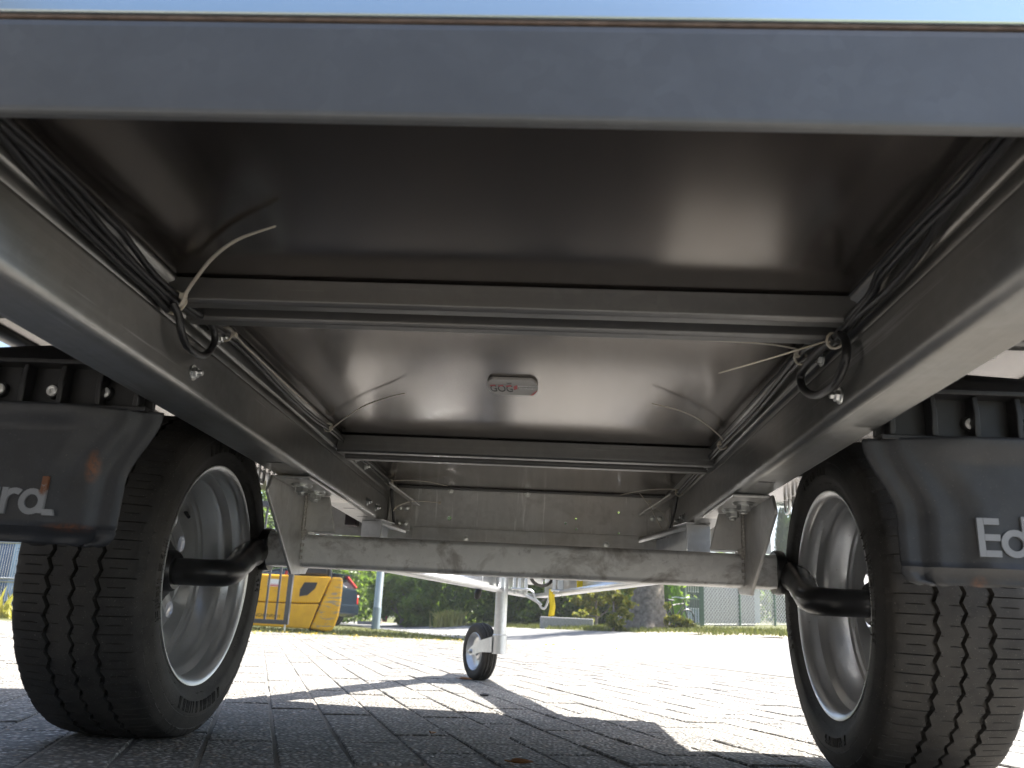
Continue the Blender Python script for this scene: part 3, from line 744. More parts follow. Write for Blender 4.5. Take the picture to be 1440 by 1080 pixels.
# drawbar, coupling gear, jockey wheel -------------------------------
for s in (-1, 1):
    a = Vector((XC+s*(.40), 2.05 if s < 0 else 1.86, .372)); b = Vector((XC+s*.045, 3.55, .372))
    mb = MB(); d = (b-a).normalized(); sx = Vector((d.y, -d.x, 0))*s     # outward
    t = .004; W_ = .045; H = .056
    pr = [(W_, H-.012), (W_, H), (0, H), (0, -H), (W_, -H), (W_, -H+.012)]
    n = len(pr); mb.add([p-sx*o_+Vector((0, 0, z)) for p in (a, b) for o_, z in pr], [(i, i+1, n+i+1, n+i) for i in range(n-1)])
    db = part(mb, 'drawbar', M['zinc'], smooth=20, solid=.004, bevel=.0)
    # closed rear end and clamp on the rail
    mb = MB(); q = Matrix.Translation(a) @ Matrix(((-sx.x, d.x, 0, 0), (-sx.y, d.y, 0, 0), (0, 0, 1, 0), (0, 0, 0, 1)))
    mb.box(-.004, .049, -.004, 0, -.056, .0555, q); mb.box(-.012, .057, -.02, .06, .0566, .0575, q); part(mb, 'end_cap', M['zinc'], db, bevel=.002)
    for k in (.02,): bolt(a+d*k-sx*.02+Vector((0, 0, .052)), (0, 0, -1), db, .011)
for k, (x0, x1) in enumerate(((-.124, -.071), (.018, .057))):
    mb = MB()
    mb.box(x0, x0+.012, 3.07, 3.13, .329, .40); mb.box(x1-.012, x1, 3.07, 3.13, .329, .40); mb.box(x0-.006, x1+.006, 3.065, 3.135, .323, .329)
    mb.box(x0+.018, x0+.030, 3.07, 3.13, .329, .40)
    cl = part(mb, 'coupling_clamp', M['zinc'], bevel=.002)
    for x in (x0+.008, x1-.008): bolt((x, 3.085, .323), (0, 0, -1), cl, .009)
mb = MB(); mb.box(-.085, -.02, 3.12, 3.75, .375, .43); part(mb, 'coupling_tube', M['zinc'], bevel=.004)
mb = MB(); mb.tube(spline([(-.122, 3.1, .324), (-.075, 3.1, .304), (-.033, 3.1, .283), (-.021, 3.1, .268), (-.012, 3.1, .263), (-.003, 3.1, .270), (.008, 3.1, .305), (.016, 3.1, .325), (.026, 3.1, .328)], 5), .0042, 8)
part(mb, 'safety_rod', M['zinc'], smooth=60)
mb = MB(); mb.tube(spline([(-.09, 3.09, .324), (-.066, 3.09, .326), (-.050, 3.09, .316), (-.042, 3.09, .298), (-.030, 3.09, .281), (-.020, 3.09, .276), (-.034, 3.09, .288), (-.07, 3.09, .303), (-.10, 3.09, .315)], 5), .0038, 8)
part(mb, 'safety_rod', M['zinc'], smooth=60)
mb = MB(); tp = [(.0175, 3.08, .330), (.0165, 3.077, .30), (.0205, 3.074, .272), (.0175, 3.079, .240)]
sp_ = spline(tp, 5); V = []
for i, p in enumerate(sp_): V += [p+Vector((-.0105, 0, .001 if i < len(sp_)-1 else -.004)), p+Vector((.0105, .002, 0))]
mb.add(V, [(2*i, 2*i+1, 2*i+3, 2*i+2) for i in range(len(sp_)-1)]); part(mb, 'yellow_tag', M['yellow_tag'], solid=.0008, smooth=60)
mb = MB(); mb.box(.10, .15, 2.93, 2.96, .325, .37); part(mb, 'yellow_tag', M['yellow_tag'], bevel=.002)
mb = MB()
for k in range(4): mb.tube([(-.022+(.036+k*.003)*math.cos(t*.2618), 3.2+k*.006, .382+(.032+k*.002)*math.sin(t*.2618)) for t in range(24)], .0028, 6, closed=True)
part(mb, 'coiled_cable', M['cable_grey'], smooth=60)
mb = MB(); mb.tube([(-.225, 3.0, .372), (-.233, 3.0, .345), (-.236, 3.0, .318)], .006, 8); hd = part(mb, 'clamp_lever', M['zinc'], smooth=60)
mb = MB(); mb.tube([(-.236, 3.0, .323), (-.238, 3.0, .316), (-.241, 3.0, .300), (-.244, 3.0, .286), (-.245, 3.0, .281)], [.007, .0105, .0125, .0105, .005], 12); part(mb, 'grip', M['black_plastic'], hd, smooth=60)

JW = group_part('jockey_wheel')
jc = Vector((-.242, 3.25, .1015)); ax = Vector((-.87, -.49, 0)).normalized(); jm = Matrix(((ax.x, -ax.y, 0), (ax.y, ax.x, 0), (0, 0, 1)))
mb = MB(); tp = [(-.014, .062), (-.022, .066), (-.026, .074), (-.0285, .084), (-.0275, .093), (-.0235, .0985), (-.019, .1005), (-.0165, .1005), (-.0155, .0982), (-.0135, .0982), (-.0125, .1018), (-.0055, .1025), (-.0045, .100), (-.0020, .100), (-.0010, .1025)]
mb.lathe(tp+[(-a, r) for a, r in reversed(tp)], 'X', jc, 64, jm); part(mb, 'tyre', M['tyre'], JW, smooth=40)
mb = MB(); mb.lathe([(.024, .068), (.026, .066), (.020, .061), (.008, .055), (.004, .050), (.004, .030), (.010, .026), (.012, .016), (.020, .014), (.020, 0)], 'X', jc, 48, jm)
mb.lathe([(-.024, .068), (-.026, .066), (-.020, .061), (-.008, .055), (-.004, .050), (-.004, .030), (-.010, .026), (-.020, .014), (-.020, 0)], 'X', jc, 48, jm); part(mb, 'rim', M['zinc'], JW, smooth=40)
tb = Vector((-.1645, 3.124, 0))
for s in (-1, 1):       # two flat fork arms from the foot of the tube to the hub
    mb = MB(); up = Vector((0, 0, 1)); e_ = jc+ax*s*.036; st_ = tb+ax*s*.0275+Vector((0, 0, .134))
    mid = e_*.45+st_*.55+ax*s*.004+Vector((0, 0, .004)); V = []
    dr_ = (e_-mid).normalized()
    for p, h0, h1 in ((st_, -.030, .024), (mid, -.021, .021), (e_, -.0145, .0145), (e_+dr_*.012, -.008, .008)):
        for q_ in (-.002, .002): V += [p+ax*q_+up*h0, p+ax*q_+up*h1]
    mb.add(V, [(4*i+0, 4*i+1, 4*i+5, 4*i+4) for i in range(3)]+[(4*i+2, 4*i+6, 4*i+7, 4*i+3) for i in range(3)]+[(4*i, 4*i+4, 4*i+6, 4*i+2) for i in range(3)]+[(4*i+1, 4*i+3, 4*i+7, 4*i+5) for i in range(3)])
    part(mb, 'fork', M['zinc'], JW, smooth=30)
for s in (-1, 1): mb = MB(); hexnut(mb, jc+ax*s*.0352, ax*s, .009, .007); part(mb, 'wheel_nut', M['bolt'], JW, smooth=30)
mb = MB(); mb.lathe([(.100, 0), (.100, .0255), (.164, .0255), (.167, .0225), (.52, .0215), (.52, 0)], 'Z', tb, 40); mb.box(tb.x-.006, tb.x+.0, tb.y-.0275, tb.y-.0255, .10, .164)
part(mb, 'jockey_tube', M['zinc'], JW, smooth=40)

# cables and their ties -----------------------------------------------
def cable(pts, r=.0034, mat='cable', k=5):
    mb = MB(); mb.tube(spline(pts, k), r, 9); return part(mb, 'cable', M[mat], smooth=70)
X_ = XC-HW+.0055
def on(pts, x): return [(x, p[1], p[2]) for p in pts]
CL1 = [(0, .485, .529), (0, .509, .527), (0, .565, .519), (0, .609, .513), (0, .668, .510), (0, .709, .508), (0, .761, .507), (0, .804, .503)]
CL2 = [(0, .486, .525), (0, .511, .523), (0, .554, .524), (0, .604, .523), (0, .652, .517), (0, .70, .512), (0, .745, .509), (0, .819, .509), (0, .894, .516), (0, .948, .522)]
CL3 = [(0, .485, .530), (0, .509, .528), (0, .543, .529), (0, .602, .530), (0, .649, .527), (0, .681, .527), (0, .71, .522), (0, .758, .515), (0, .826, .515)]
cable(on(CL1, -.407)); cable(on(CL2, -.4045)); cable(on(CL3, -.4025)); cable(on([(0, y+.004, z-.0065) for _, y, z in CL1], -.409))
cable([(-.403, .804, .503), (-.398, .812, .493), (-.396, .818, .479), (-.395, .838, .4665), (-.395, .878, .470), (-.396, .903, .490), (-.397, .902, .508), (-.399, .876, .514), (-.402, .82, .511)], .0042)
cable([(-.404, .895, .519), (-.404, .97, .526), (-.402, 1.021, .526), (-.406, 1.192, .522), (-.406, 1.354, .521), (-.404, 1.498, .527), (-.405, 1.747, .529), (-.403, 2.079, .530), (-.401, 2.10, .515), (-.400, 2.125, .48), (-.398, 2.165, .432), (-.392, 2.20, .4285), (-.37, 2.3, .4285), (-.33, 2.5, .4285), (-.2, 2.95, .4285)], .0026, 'cable_grey', 8)
cable([(-.406, .905, .512), (-.406, .97, .521), (-.405, 1.05, .520), (-.406, 1.2, .516), (-.406, 1.36, .5165), (-.404, 1.50, .5215), (-.406, 1.747, .522), (-.405, 2.07, .523), (-.404, 2.10, .505), (-.403, 2.125, .475), (-.401, 2.165, .432), (-.395, 2.21, .4285)], .0026, 'cable', 8)
CR1 = [(0, .468, .529), (0, .502, .527), (0, .562, .524), (0, .633, .527), (0, .716, .526), (0, .734, .521), (0, .754, .513), (0, .812, .512), (0, .85, .506)]
CR2 = [(0, .477, .526), (0, .522, .523), (0, .598, .517), (0, .652, .506), (0, .713, .503), (0, .783, .506), (0, .839, .504)]
cable(on(CR1, .2955)); cable(on(CR2, .298)); cable(on([(0, y+.004, z-.0065) for _, y, z in CR1[:5]]+[(0, .74, .512), (0, .78, .509), (0, .85, .503)], .2965))
cable([(.296, .835, .504), (.292, .811, .486), (.289, .808, .465), (.288, .843, .4505), (.288, .90, .455), (.288, .945, .475), (.289, .952, .496), (.291, .906, .503), (.295, .85, .505)], .0046)
cable([(.297, .85, .505), (.295, .915, .520), (.295, .977, .527), (.298, 1.08, .527), (.299, 1.221, .523), (.297, 1.446, .522), (.298, 1.671, .519), (.296, 1.93, .514), (.295, 1.965, .500), (.295, 2.007, .475), (.293, 2.102, .433), (.28, 2.16, .4285), (.24, 2.3, .4285), (.16, 2.6, .4285)], .0032, 'cable', 8)
cable([(.2985, .85, .500), (.297, .93, .512), (.297, 1.0, .520), (.300, 1.1, .520), (.301, 1.25, .516), (.299, 1.45, .516), (.300, 1.67, .513), (.298, 1.92, .508)], .0022, 'cable_grey', 8)
def tie(pts, r0=.0021, head=None, loop=None):
    sp = spline(pts, 6); n = len(sp); mb = MB()
    mb.tube(sp, [r0*(1 if i < n*.8 else 1-.55*(i-n*.8)/(n*.2)) for i in range(n)], 6, flat=.55)
    h = Vector(head or pts[1]); mb.box(h.x-.0032, h.x+.0032, h.y-.0036, h.y+.0036, h.z-.0030, h.z+.0030)
    if loop:
        c, rx, rz = Vector(loop[0]), loop[1], loop[2]
        mb.tube([c+Vector((rx*math.cos(t*.5236), .0015*math.sin(t), rz*math.sin(t*.5236))) for t in range(12)], .0019, 6, closed=True, flat=.6)
    part(mb, 'cable_tie', M['nylon'], smooth=60, bevel=.0006)
tie([(-.404, .81, .498), (-.396, .81, .504), (-.389, .802, .514), (-.372, .782, .522), (-.337, .737, .526), (-.298, .697, .527), (-.252, .664, .525)], .0031, (-.3935, .806, .512), ((-.404, .812, .507), .0115, .0125))
tie([(-.399, .945, .5275), (-.397, .972, .5245), (-.3965, 1.017, .5225), (-.398, 1.17, .524), (-.399, 1.371, .526)], .0017, (-.3965, .96, .5235), ((-.404, .955, .5225), .0075, .0085))
tie([(-.400, 1.455, .520), (-.391, 1.445, .523), (-.358, 1.386, .525), (-.312, 1.311, .5275), (-.265, 1.252, .5275), (-.224, 1.207, .525)], .0018, (-.398, 1.452, .5215), ((-.404, 1.455, .5235), .0075, .0075))
tie([(-.403, 2.07, .531), (-.366, 2.07, .5345), (-.311, 2.07, .5335), (-.257, 2.07, .524)], .0018, (-.400, 2.07, .529), ((-.403, 2.072, .5265), .007, .0085))
tie([(-.398, 2.12, .463), (-.386, 2.105, .473), (-.357, 2.10, .485), (-.321, 2.1, .488), (-.281, 2.1, .486)], .0019, (-.279, 2.1, .486))
tie([(-.338, 2.4, .4285), (-.332, 2.4, .429), (-.299, 2.4, .445), (-.248, 2.4, .457), (-.198, 2.4, .464)], .0019, (-.338, 2.4, .4285))
tie([(.304, .86, .507), (.297, .86, .5065), (.272, .86, .498), (.227, .86, .482), (.174, .86, .464)], .0018, (.294, .858, .5045), ((.297, .858, .504), .0080, .0085))
tie([(.301, .975, .530), (.293, .972, .5325), (.259, .96, .5335), (.207, .95, .5325), (.157, .945, .5315)], .0018, (.291, .972, .526), ((.296, .975, .5235), .0075, .0085))
tie([(.303, 1.46, .523), (.283, 1.402, .523), (.236, 1.314, .526), (.193, 1.256, .526), (.145, 1.212, .524)], .0018, (.293, 1.45, .5205), ((.298, 1.455, .5185), .0075, .0075))
tie([(.301, 1.94, .513), (.28, 1.94, .518), (.223, 1.94, .514), (.162, 1.94, .50)], .0019, (.291, 1.94, .513), ((.296, 1.942, .5105), .0075, .0075))
tie([(.294, 2.1, .424), (.276, 2.1, .448), (.245, 2.1, .503), (.222, 2.1, .531)], .0019, (.292, 2.1, .43))
tie([(.296, 2.1, .456), (.28, 2.1, .483), (.262, 2.1, .498), (.248, 2.1, .51)], .0014, (.247, 2.1, .511))

# badge under the floor
BX, BY, BZ = -.0617, 1.191, ZT-.0015
bd = group_part('dealer_badge')
L_, D_ = .0375, .0415
def pill(sx, sy, n=10):
    r = .62; pts = []
    for cx, a0 in ((1, -90), (-1, 90)):
        for k in range(n+1):
            t = rad(a0+180*k/n); pts.append(((cx*(1-.30)+.30*math.cos(t))*sx, math.sin(t)*sy))
    return pts
mb = MB(); mb.prism([(BX+x, BY+y) for x, y in pill(L_, D_)], 'Z', BZ-.003, BZ+.001); part(mb, 'badge_plate', M['badge_grey'], bd, bevel=.0006)
def on_badge(vs, zoff=.0034): return [(BX+v.x, BY-v.y, BZ-zoff-v.z) for v in vs]
vs, fs = curve_mesh(None, .0004, text='GOG', size=1); mx = max(v.x for v in vs); my = max(v.y for v in vs)
mb = MB(); mb.add(on_badge([Vector((-.034+v.x/mx*.034, -.022+v.y/my*.034, v.z)) for v in vs]), fs); part(mb, 'badge_print', M['print_black'], bd)
mb = MB()
for k in range(3): mb.add(on_badge([Vector((-.0335+k*.0118+a, b, 0)) for a, b in ((0, .006), (.0085, .009), (.0085, .0155), (.001, .0125))], .0037), [(0, 1, 2, 3)])
mb.add(on_badge([Vector(q) for q in ((.0015, -.012, 0), (.007, -.004, 0), (.007, .016, 0), (.0015, .008, 0))]), [(0, 1, 2, 3)])
mb.add(on_badge([Vector(q) for q in ((.025, -.039, 0), (.030, -.037, 0), (.0365, -.012, 0), (.0365, -.008, 0))]), [(0, 1, 2, 3)])
part(mb, 'badge_print', M['sticker_red'], bd)
vs, fs = curve_mesh(None, .0003, text='NEDERWEERT', size=1); mx = max(v.x for v in vs); my = max(v.y for v in vs)
mb = MB(); mb.add(on_badge([Vector((.0095+v.x/mx*.026, -.004+v.y/my*.0065, v.z)) for v in vs]), fs)
for k in range(14): mb.add(on_badge([Vector((.0082+k*.0020+a, b, 0)) for a, b in ((0, .008), (.0014, .008), (.0014, .0135), (0, .0135))]), [(0, 1, 2, 3)])
part(mb, 'badge_print', M['sticker_white'], bd)
vs, fs = curve_mesh(None, .0003, text='VAN', size=1); mx = max(v.x for v in vs); my = max(v.y for v in vs)
mb = MB(); mb.add(on_badge([Vector((-.008+v.x/mx*.007, .020+v.y/my*.007, v.z)) for v in vs]), fs); part(mb, 'badge_print', M['print_black'], bd)

# ================================================================== BACKGROUND
def rand_leaf(mb, p, size, rnd, nrm=None):
    d = Vector((rnd.gauss(0, 1), rnd.gauss(0, 1), rnd.gauss(0, 1))).normalized(); e = d.orthogonal().normalized(); f = d.cross(e)
    a = rnd.uniform(0, 6.283); e, f = e*math.cos(a)+f*math.sin(a), -e*math.sin(a)+f*math.cos(a)
    l = size*rnd.uniform(.7, 1.3); w_ = l*.55
    mb.add([p-e*l*.5, p+f*w_*.5+d*l*.08, p+e*l*.5, p-f*w_*.5+d*l*.08], [(0, 1, 2, 3)])
def crown(blobs, n, size, seed, hollow=.45):
    rnd = random.Random(seed); mb = MB(); tot = sum(b[3]*b[4]*b[5] for b in blobs)
    for (x, y, z, rx, ry, rz) in blobs:
        clumps = [Vector((rnd.gauss(0, 1), rnd.gauss(0, 1), rnd.gauss(0, 1))).normalized()*rnd.uniform(hollow, 1) for _ in range(min(160, max(10, int(44*rx*rz))))]
        k = int(n*rx*ry*rz/tot)
        for i in range(k):
            c = clumps[i % len(clumps)]; q = c+Vector((rnd.gauss(0, .13), rnd.gauss(0, .13), rnd.gauss(0, .11)))
            p = Vector((x+q.x*rx, y+q.y*ry, z+q.z*rz))
            if p.z < .03: continue
            rand_leaf(mb, p, size, rnd)
    return mb
def tree(name, label, cat, loc, blobs, n, size, mat, seed, trunk_h=1.5, trunk_r=.12, group=None, limbs=4):
    t = empty(name, loc); tag(t, label, cat, group); rnd = random.Random(seed)
    crown(blobs, int(n*1.7), size*1.25, seed).build('crown', M[mat], t, recalc=False)
    mb = MB(); top = max(b[2] for b in blobs)
    mb.tube([(0, 0, -.3), (0, 0, .05), (trunk_r*.2, 0, trunk_h*.5), (trunk_r*.1, .02, trunk_h), (0, 0, top)], [trunk_r*1.5, trunk_r*1.15, trunk_r*.95, trunk_r*.8, trunk_r*.2], 10)
    for k in range(limbs):
        b = blobs[k % len(blobs)]; z0 = trunk_h*rnd.uniform(.5, 1)
        mb.tube([(0, 0, z0), (b[0]*.5+rnd.uniform(-.1, .1), b[1]*.5, (z0+b[2])/2), (b[0], b[1], b[2])], [trunk_r*.5, trunk_r*.3, trunk_r*.1], 6)
    mb.build('trunk', M['bark'], t, smooth=60); return t
def G(x, y): return (x, y, terr(x, y)-.01)
def blob_set(rnd, w_, h_, n, base=.5):
    out = []
    for _ in range(n):
        z = rnd.uniform(base, h_); r = rnd.uniform(.55, 1.0)*w_*.42*(1.15-.5*z/h_)
        out.append((rnd.uniform(-1, 1)*w_*.42, rnd.uniform(-1, 1)*w_*.3, z, r, r, r*.85))
    return out
R = random.Random(11)
HG = 'broadleaf trees and shrubs across the road'
tr_spec = [
 ('deciduous_tree', 'tall mid green tree rising behind the dark car and the gate', (-9.5, 33), 5.5, 7.5, 12, 9000, .17, 'leaf_mid', 2.2, .2),
 ('deciduous_tree', 'pale green tree with loose hanging leaves just left of the lamp post', (-7.0, 36), 5.0, 6.5, 12, 9000, .17, 'leaf_mid', 2.0, .18),
 ('shrub', 'low bright green shrub at the roadside just right of the lamp post', (-4.55, 27.2), 2.3, 1.35, 9, 6500, .11, 'leaf_bright', .4, .06),
 ('deciduous_tree', 'dense dark green tree behind the bright shrub right of the lamp post', (-3.2, 30.5), 4.6, 5.5, 14, 13000, .14, 'leaf_dark', 1.4, .16),
 ('deciduous_tree', 'dense dark green tree directly behind the small jockey wheel post', (-1.0, 27.5), 4.2, 5.0, 14, 13000, .13, 'leaf_dark', 1.2, .15),
 ('deciduous_tree', 'dark green tree above the first low stone block', (.5, 25.5), 3.8, 5.0, 13, 11000, .12, 'leaf_dark', 1.2, .15),
 ('deciduous_tree', 'dark green tree above the gap between the two stone blocks', (1.9, 23.8), 3.4, 4.6, 12, 9500, .12, 'leaf_dark', 1.2, .14),
 ('shrub', 'rounded olive green shrub behind the low stone block', (1.15, 20.2), 1.0, 1.0, 7, 4500, .07, 'leaf_yellow', .3, .04),
]
for i, (nm, lb, (x, y), w_, h_, nb, n, sz, mt, th_, trr) in enumerate(tr_spec):
    base = .25 if nm == 'shrub' or 'dense' in lb or 'above' in lb else .9
    tree(nm, lb, 'tree' if nm != 'shrub' else 'shrub', G(x, y), blob_set(random.Random(40+i), w_, h_, nb, base), n, sz, mt, 100+i, th_, trr, HG)
tree('shrub', 'sprawling shrub with yellowing leaves at the foot of the thick trunk', 'shrub', G(1.12, 14.6), [(0, 0, .35, .30, .25, .35), (.1, .1, .75, .28, .22, .3), (-.12, 0, .9, .2, .2, .25), (.15, 0, .25, .25, .2, .25)], 1700, .065, 'leaf_yellow', 71, .5, .02, None, 6)
tree('shrub', 'small flowering weed clump right of the thick trunk', 'shrub', G(2.2, 14.9), [(0, 0, .16, .22, .15, .16), (.18, .05, .12, .2, .15, .13), (-.15, 0, .28, .08, .08, .2)], 900, .05, 'leaf_yellow', 73, .15, .012, None, 5)
rw = random.Random(77); bl = []
for k in range(64):
    a = rad(-62+k*2.0); d_ = rw.uniform(58, 74); hh = rw.uniform(5, 9); bl.append((d_*math.sin(a), d_*math.cos(a), hh*.42, 2.6, 2.2, hh*.52))
o = crown(bl, 60000, .5, 78, .2).build('far_wood', M['leaf_dark'], recalc=False); o.location = (0, 0, .5); tag(o, kind='stuff'); o['label'] = 'far belt of dark green woodland behind everything'
# thick trunk by the road
t = empty('roadside_tree', G(1.78, 15.3)); tag(t, 'thick grey tree trunk with flared roots standing on the verge', 'tree')
mb = MB(); V = []; n = 28; hs = [(-.2, .52), (.0, .43), (.08, .37), (.2, .325), (.45, .285), (.9, .265), (1.6, .262), (2.6, .25), (4.0, .22)]
rn = random.Random(5); ph = [rn.uniform(0, 6.28) for _ in range(4)]
for z, r in hs:
    for k in range(n):
        a = 2*math.pi*k/n; fl = max(0, 1-z/.6); rr = r*(1+.16*fl*math.sin(5*a+ph[0])+.05*math.sin(3*a+ph[1]+z)+.03*math.sin(9*a+ph[2]+z*2))
        V.append((rr*math.cos(a)+.05*z*.3, rr*math.sin(a), z))
mb.add(V, [(i*n+k, i*n+(k+1) % n, (i+1)*n+(k+1) % n, (i+1)*n+k) for i in range(len(hs)-1) for k in range(n)])
for k in range(6):
    a = k*1.05; mb.tube([(.05, 0, 3.6+k*.06), (.7*math.cos(a), .7*math.sin(a), 4.6), (1.7*math.cos(a), 1.7*math.sin(a), 5.6)], [.12, .08, .03], 8)
mb.build('trunk', M['bark'], t, smooth=70)
crown([(1.5*math.cos(k*1.05), 1.5*math.sin(k*1.05), 5.6+.3*(k % 2), 1.2, 1.2, .9) for k in range(6)]+[(0, 0, 6.4, 1.6, 1.6, 1), (2.9, 1.0, 5.2, 1.2, 1.2, .9), (3.8, 1.5, 5.4, 1.2, 1.2, .9), (3.3, 2.2, 4.6, 1.1, 1.1, .8), (4.4, 2.0, 4.9, 1.0, 1.0, .8), (2.4, .6, 4.6, 1, 1, .7)], 14000, .14, 75).build('crown', M['leaf_mid'], t, recalc=False)  # the unseen crown's right-hand blobs are added to shade the trunk
# conifers
def conifer(loc, h_, r, mat, label, seed, n, size, group=None):
    t = empty('conifer', loc); tag(t, label, 'conifer', group); rnd = random.Random(seed); mb = MB()
    for i in range(n):
        z = h_*(1-math.sqrt(rnd.random())*.97); rr = r*(1-(z/h_)**1.7)**.7*rnd.uniform(.72, 1.05); a = rnd.uniform(0, 6.283)
        p = Vector((rr*math.cos(a)*(1+.08*math.sin(7*a)), rr*math.sin(a), z)); dirv = Vector((math.cos(a)*.35, math.sin(a)*.35, 1)).normalized()
        e = Vector((-math.sin(a), math.cos(a), rnd.uniform(-.3, .3))); l = size*rnd.uniform(.7, 1.4)
        mb.add([p-dirv*l*.5, p+e*l*.2, p+dirv*l*.6, p-e*l*.2], [(0, 1, 2, 3)])
    mb.build('crown', M[mat], t, recalc=False)
    mb = MB(); mb.tube([(0, 0, -.2), (0, 0, h_*.5), (0, 0, h_*.9)], [r*.13, r*.1, .01], 8); mb.build('trunk', M['bark'], t, smooth=60)
conifer(G(2.9, 21.0), 1.5, .42, 'leaf_thuja', 'small bright green conical conifer right of the thick trunk', 81, 4200, .10)
conifer(G(8.4, 30.5), 4.7, .55, 'leaf_thuja_dark', 'slim dark columnar conifer beyond the wire fence', 82, 6000, .17)
conifer(G(9.9, 33.5), 4.2, .9, 'leaf_thuja', 'broad pale green conifer beyond the wire fence', 83, 6000, .17)
# lamp post
lp = empty('lamp_post', G(-4.05, 20.6)); tag(lp, 'grey steel lamp post with a darker foot on the grass strip', 'lamp post')
mb = MB(); mb.lathe([(.50, .098), (.52, .094), (3.2, .085), (3.3, .06), (6.5, .045)], 'Z', (0, 0, 0), 20); mb.tube([(0, 0, 6.45), (.3, 0, 6.75), (.9, 0, 6.85)], .035, 10); mb.build('pole', M['pole'], lp, smooth=50)
mb = MB(); mb.lathe([(-.1, .102), (.50, .101), (.502, .0975)], 'Z', (0, 0, 0), 20); mb.build('foot', M['pole_base'], lp, smooth=50)
mb = MB(); mb.box(.85, 1.4, -.1, .1, 6.8, 6.9); mb.build('lantern', M['pole_base'], lp, bevel=.03)
# stone blocks
for (x0, x1, y, lb) in ((-.12, .98, 18.2, 'long low granite block under the dark trees'), (1.28, 1.62, 17.0, 'short granite block half hidden by the yellowing shrub')):
    mb = MB(); mb.box(0, x1-x0, -.18, .18, -.1, .245); o = mb.build('stone_block', M['stone'], bevel=.02, loc=G(x0, y)); o.rotation_euler = (0, 0, rad(-3)); tag(o, lb, 'stone block')
# bicycle
bk = empty('bicycle', G(2.55, 17.2), rz=rad(35)); tag(bk, 'dark bicycle leaning among plants beside the small bright conifer', 'bicycle')
for x in (-.3, .3):
    mb = MB(); mb.tube([(x+.19*math.cos(t*.3), 0, .2+.19*math.sin(t*.3)) for t in range(21)], .014, 6, closed=True); wv = mb.build('wheel', M['black_plastic'], bk, smooth=60)
    mb = MB()
    for k in range(8): mb.tube([(x, 0, .2), (x+.18*math.cos(k*.785), 0, .2+.18*math.sin(k*.785))], .003, 4)
    mb.build('spokes', M['wire'], wv)
mb = MB()
for a, b in (((-.3, 0, .2), (-.05, 0, .2)), ((-.3, 0, .2), (-.1, 0, .45)), ((-.05, 0, .2), (-.12, 0, .52)), ((-.05, 0, .2), (.22, 0, .48)), ((-.1, 0, .45), (.2, 0, .5)), ((.3, 0, .2), (.19, 0, .58))): mb.tube([a, b], .013, 6)
mb.build('frame', M['car_black'], bk, smooth=60)
mb = MB(); mb.tube([(.08, -.2, .60), (.17, -.18, .62), (.2, 0, .6), (.17, .18, .62), (.08, .2, .60)], .012, 6); mb.build('handlebar', M['zinc'], bk, smooth=60)
mb = MB(); mb.tube([(-.24, 0, .535), (-.14, 0, .545), (-.04, 0, .54)], [.06, .05, .015], 8, flat=.4); mb.build('saddle', M['car_black'], bk, smooth=60)

# green gate and wire fence
def fence_pt(k): return Vector((3.69+(7.9-3.69)*k, 23.72+(26.6-23.72)*k, 0))
gg = empty('garden_gate', G(3.69, 23.72)); tag(gg, 'green steel garden gate with vertical bars beside the wire fence', 'gate')
gd = (fence_pt(.14)-fence_pt(0)); 
for k in (0, .14):
    p = fence_pt(k)-fence_pt(0); mb = MB(); mb.box(p.x-.055, p.x+.055, p.y-.055, p.y+.055, -.2, 1.55); mb.build('post', M['green_paint'], gg, bevel=.006)
for k in range(1, 8):
    p = gd*(k/8); mb = MB(); mb.box(p.x-.014, p.x+.014, p.y-.014, p.y+.014, .1, 1.4); mb.build('bar', M['green_paint'], gg)
for z in (.08, .75, 1.38): mb = MB(); mb.bar(Vector((0, 0, z)), gd+Vector((0, 0, z)), .03, .05); mb.build('rail', M['green_paint'], gg)
fo0 = fence_pt(.145); fe = empty('wire_fence', G(fo0.x, fo0.y)); tag(fe, 'chain link fence with green posts along the garden', 'fence')
fd = fence_pt(1.0)-fo0; FL = fd.length; fdn = fd/FL; rise = terr(*(fence_pt(1).xy))-terr(fo0.x, fo0.y)
def fp(s_, z): return fdn*s_+Vector((0, 0, z+rise*s_/FL))
for k in range(4): mb = MB(); a = FL*k/3; mb.tube([fp(a, -.2), fp(a, 1.65)], .035, 10); mb.build('post', M['green_paint'], fe, smooth=60)
mb = MB(); pit = .115; H_ = 1.55
k = -int(H_/pit)
while k*pit < FL:
    for sg in (0, 1):
        s0, s1 = k*pit, k*pit+H_; z0, z1 = (0, H_) if sg == 0 else (H_, 0)
        a, b = max(s0, 0), min(s1, FL)
        if b > a:
            f = lambda s_: z0+(z1-z0)*(s_-s0)/H_
            mb.bar(fp(a, .04+f(a)), fp(b, .04+f(b)), .012, .012)
    k += 1
mb.build('wire_mesh', M['wire'], fe)
for z in (.05, 1.58): mb = MB(); mb.tube([fp(0, z), fp(FL, z)], .008, 6); mb.build('tension_wire', M['wire'], fe)
mb = MB(); mb.tube([fp(FL*.667, 1.4), fp(FL*.9, .1)], .02, 8); mb.build('brace', M['wire'], fe, smooth=60)
bs0 = fence_pt(.17)+Vector((.15, .8, 0)); sc_ = empty('board_screen', G(bs0.x, bs0.y)); tag(sc_, 'screen of pale upright boards standing behind the wire fence', 'screen')
for k in range(11):
    p = fdn*(k*.19); mb = MB(); mb.box(p.x-.06, p.x+.06, p.y-.012, p.y+.012, .02, 1.5+random.uniform(-.02, .02)); mb.build('board', M['board'], sc_)
for z in (.35, 1.2): mb = MB(); mb.bar(Vector((-.05, .03, z)), fdn*1.95+Vector((0, .03, z)), .02, .08); mb.build('batten', M['board'], sc_)
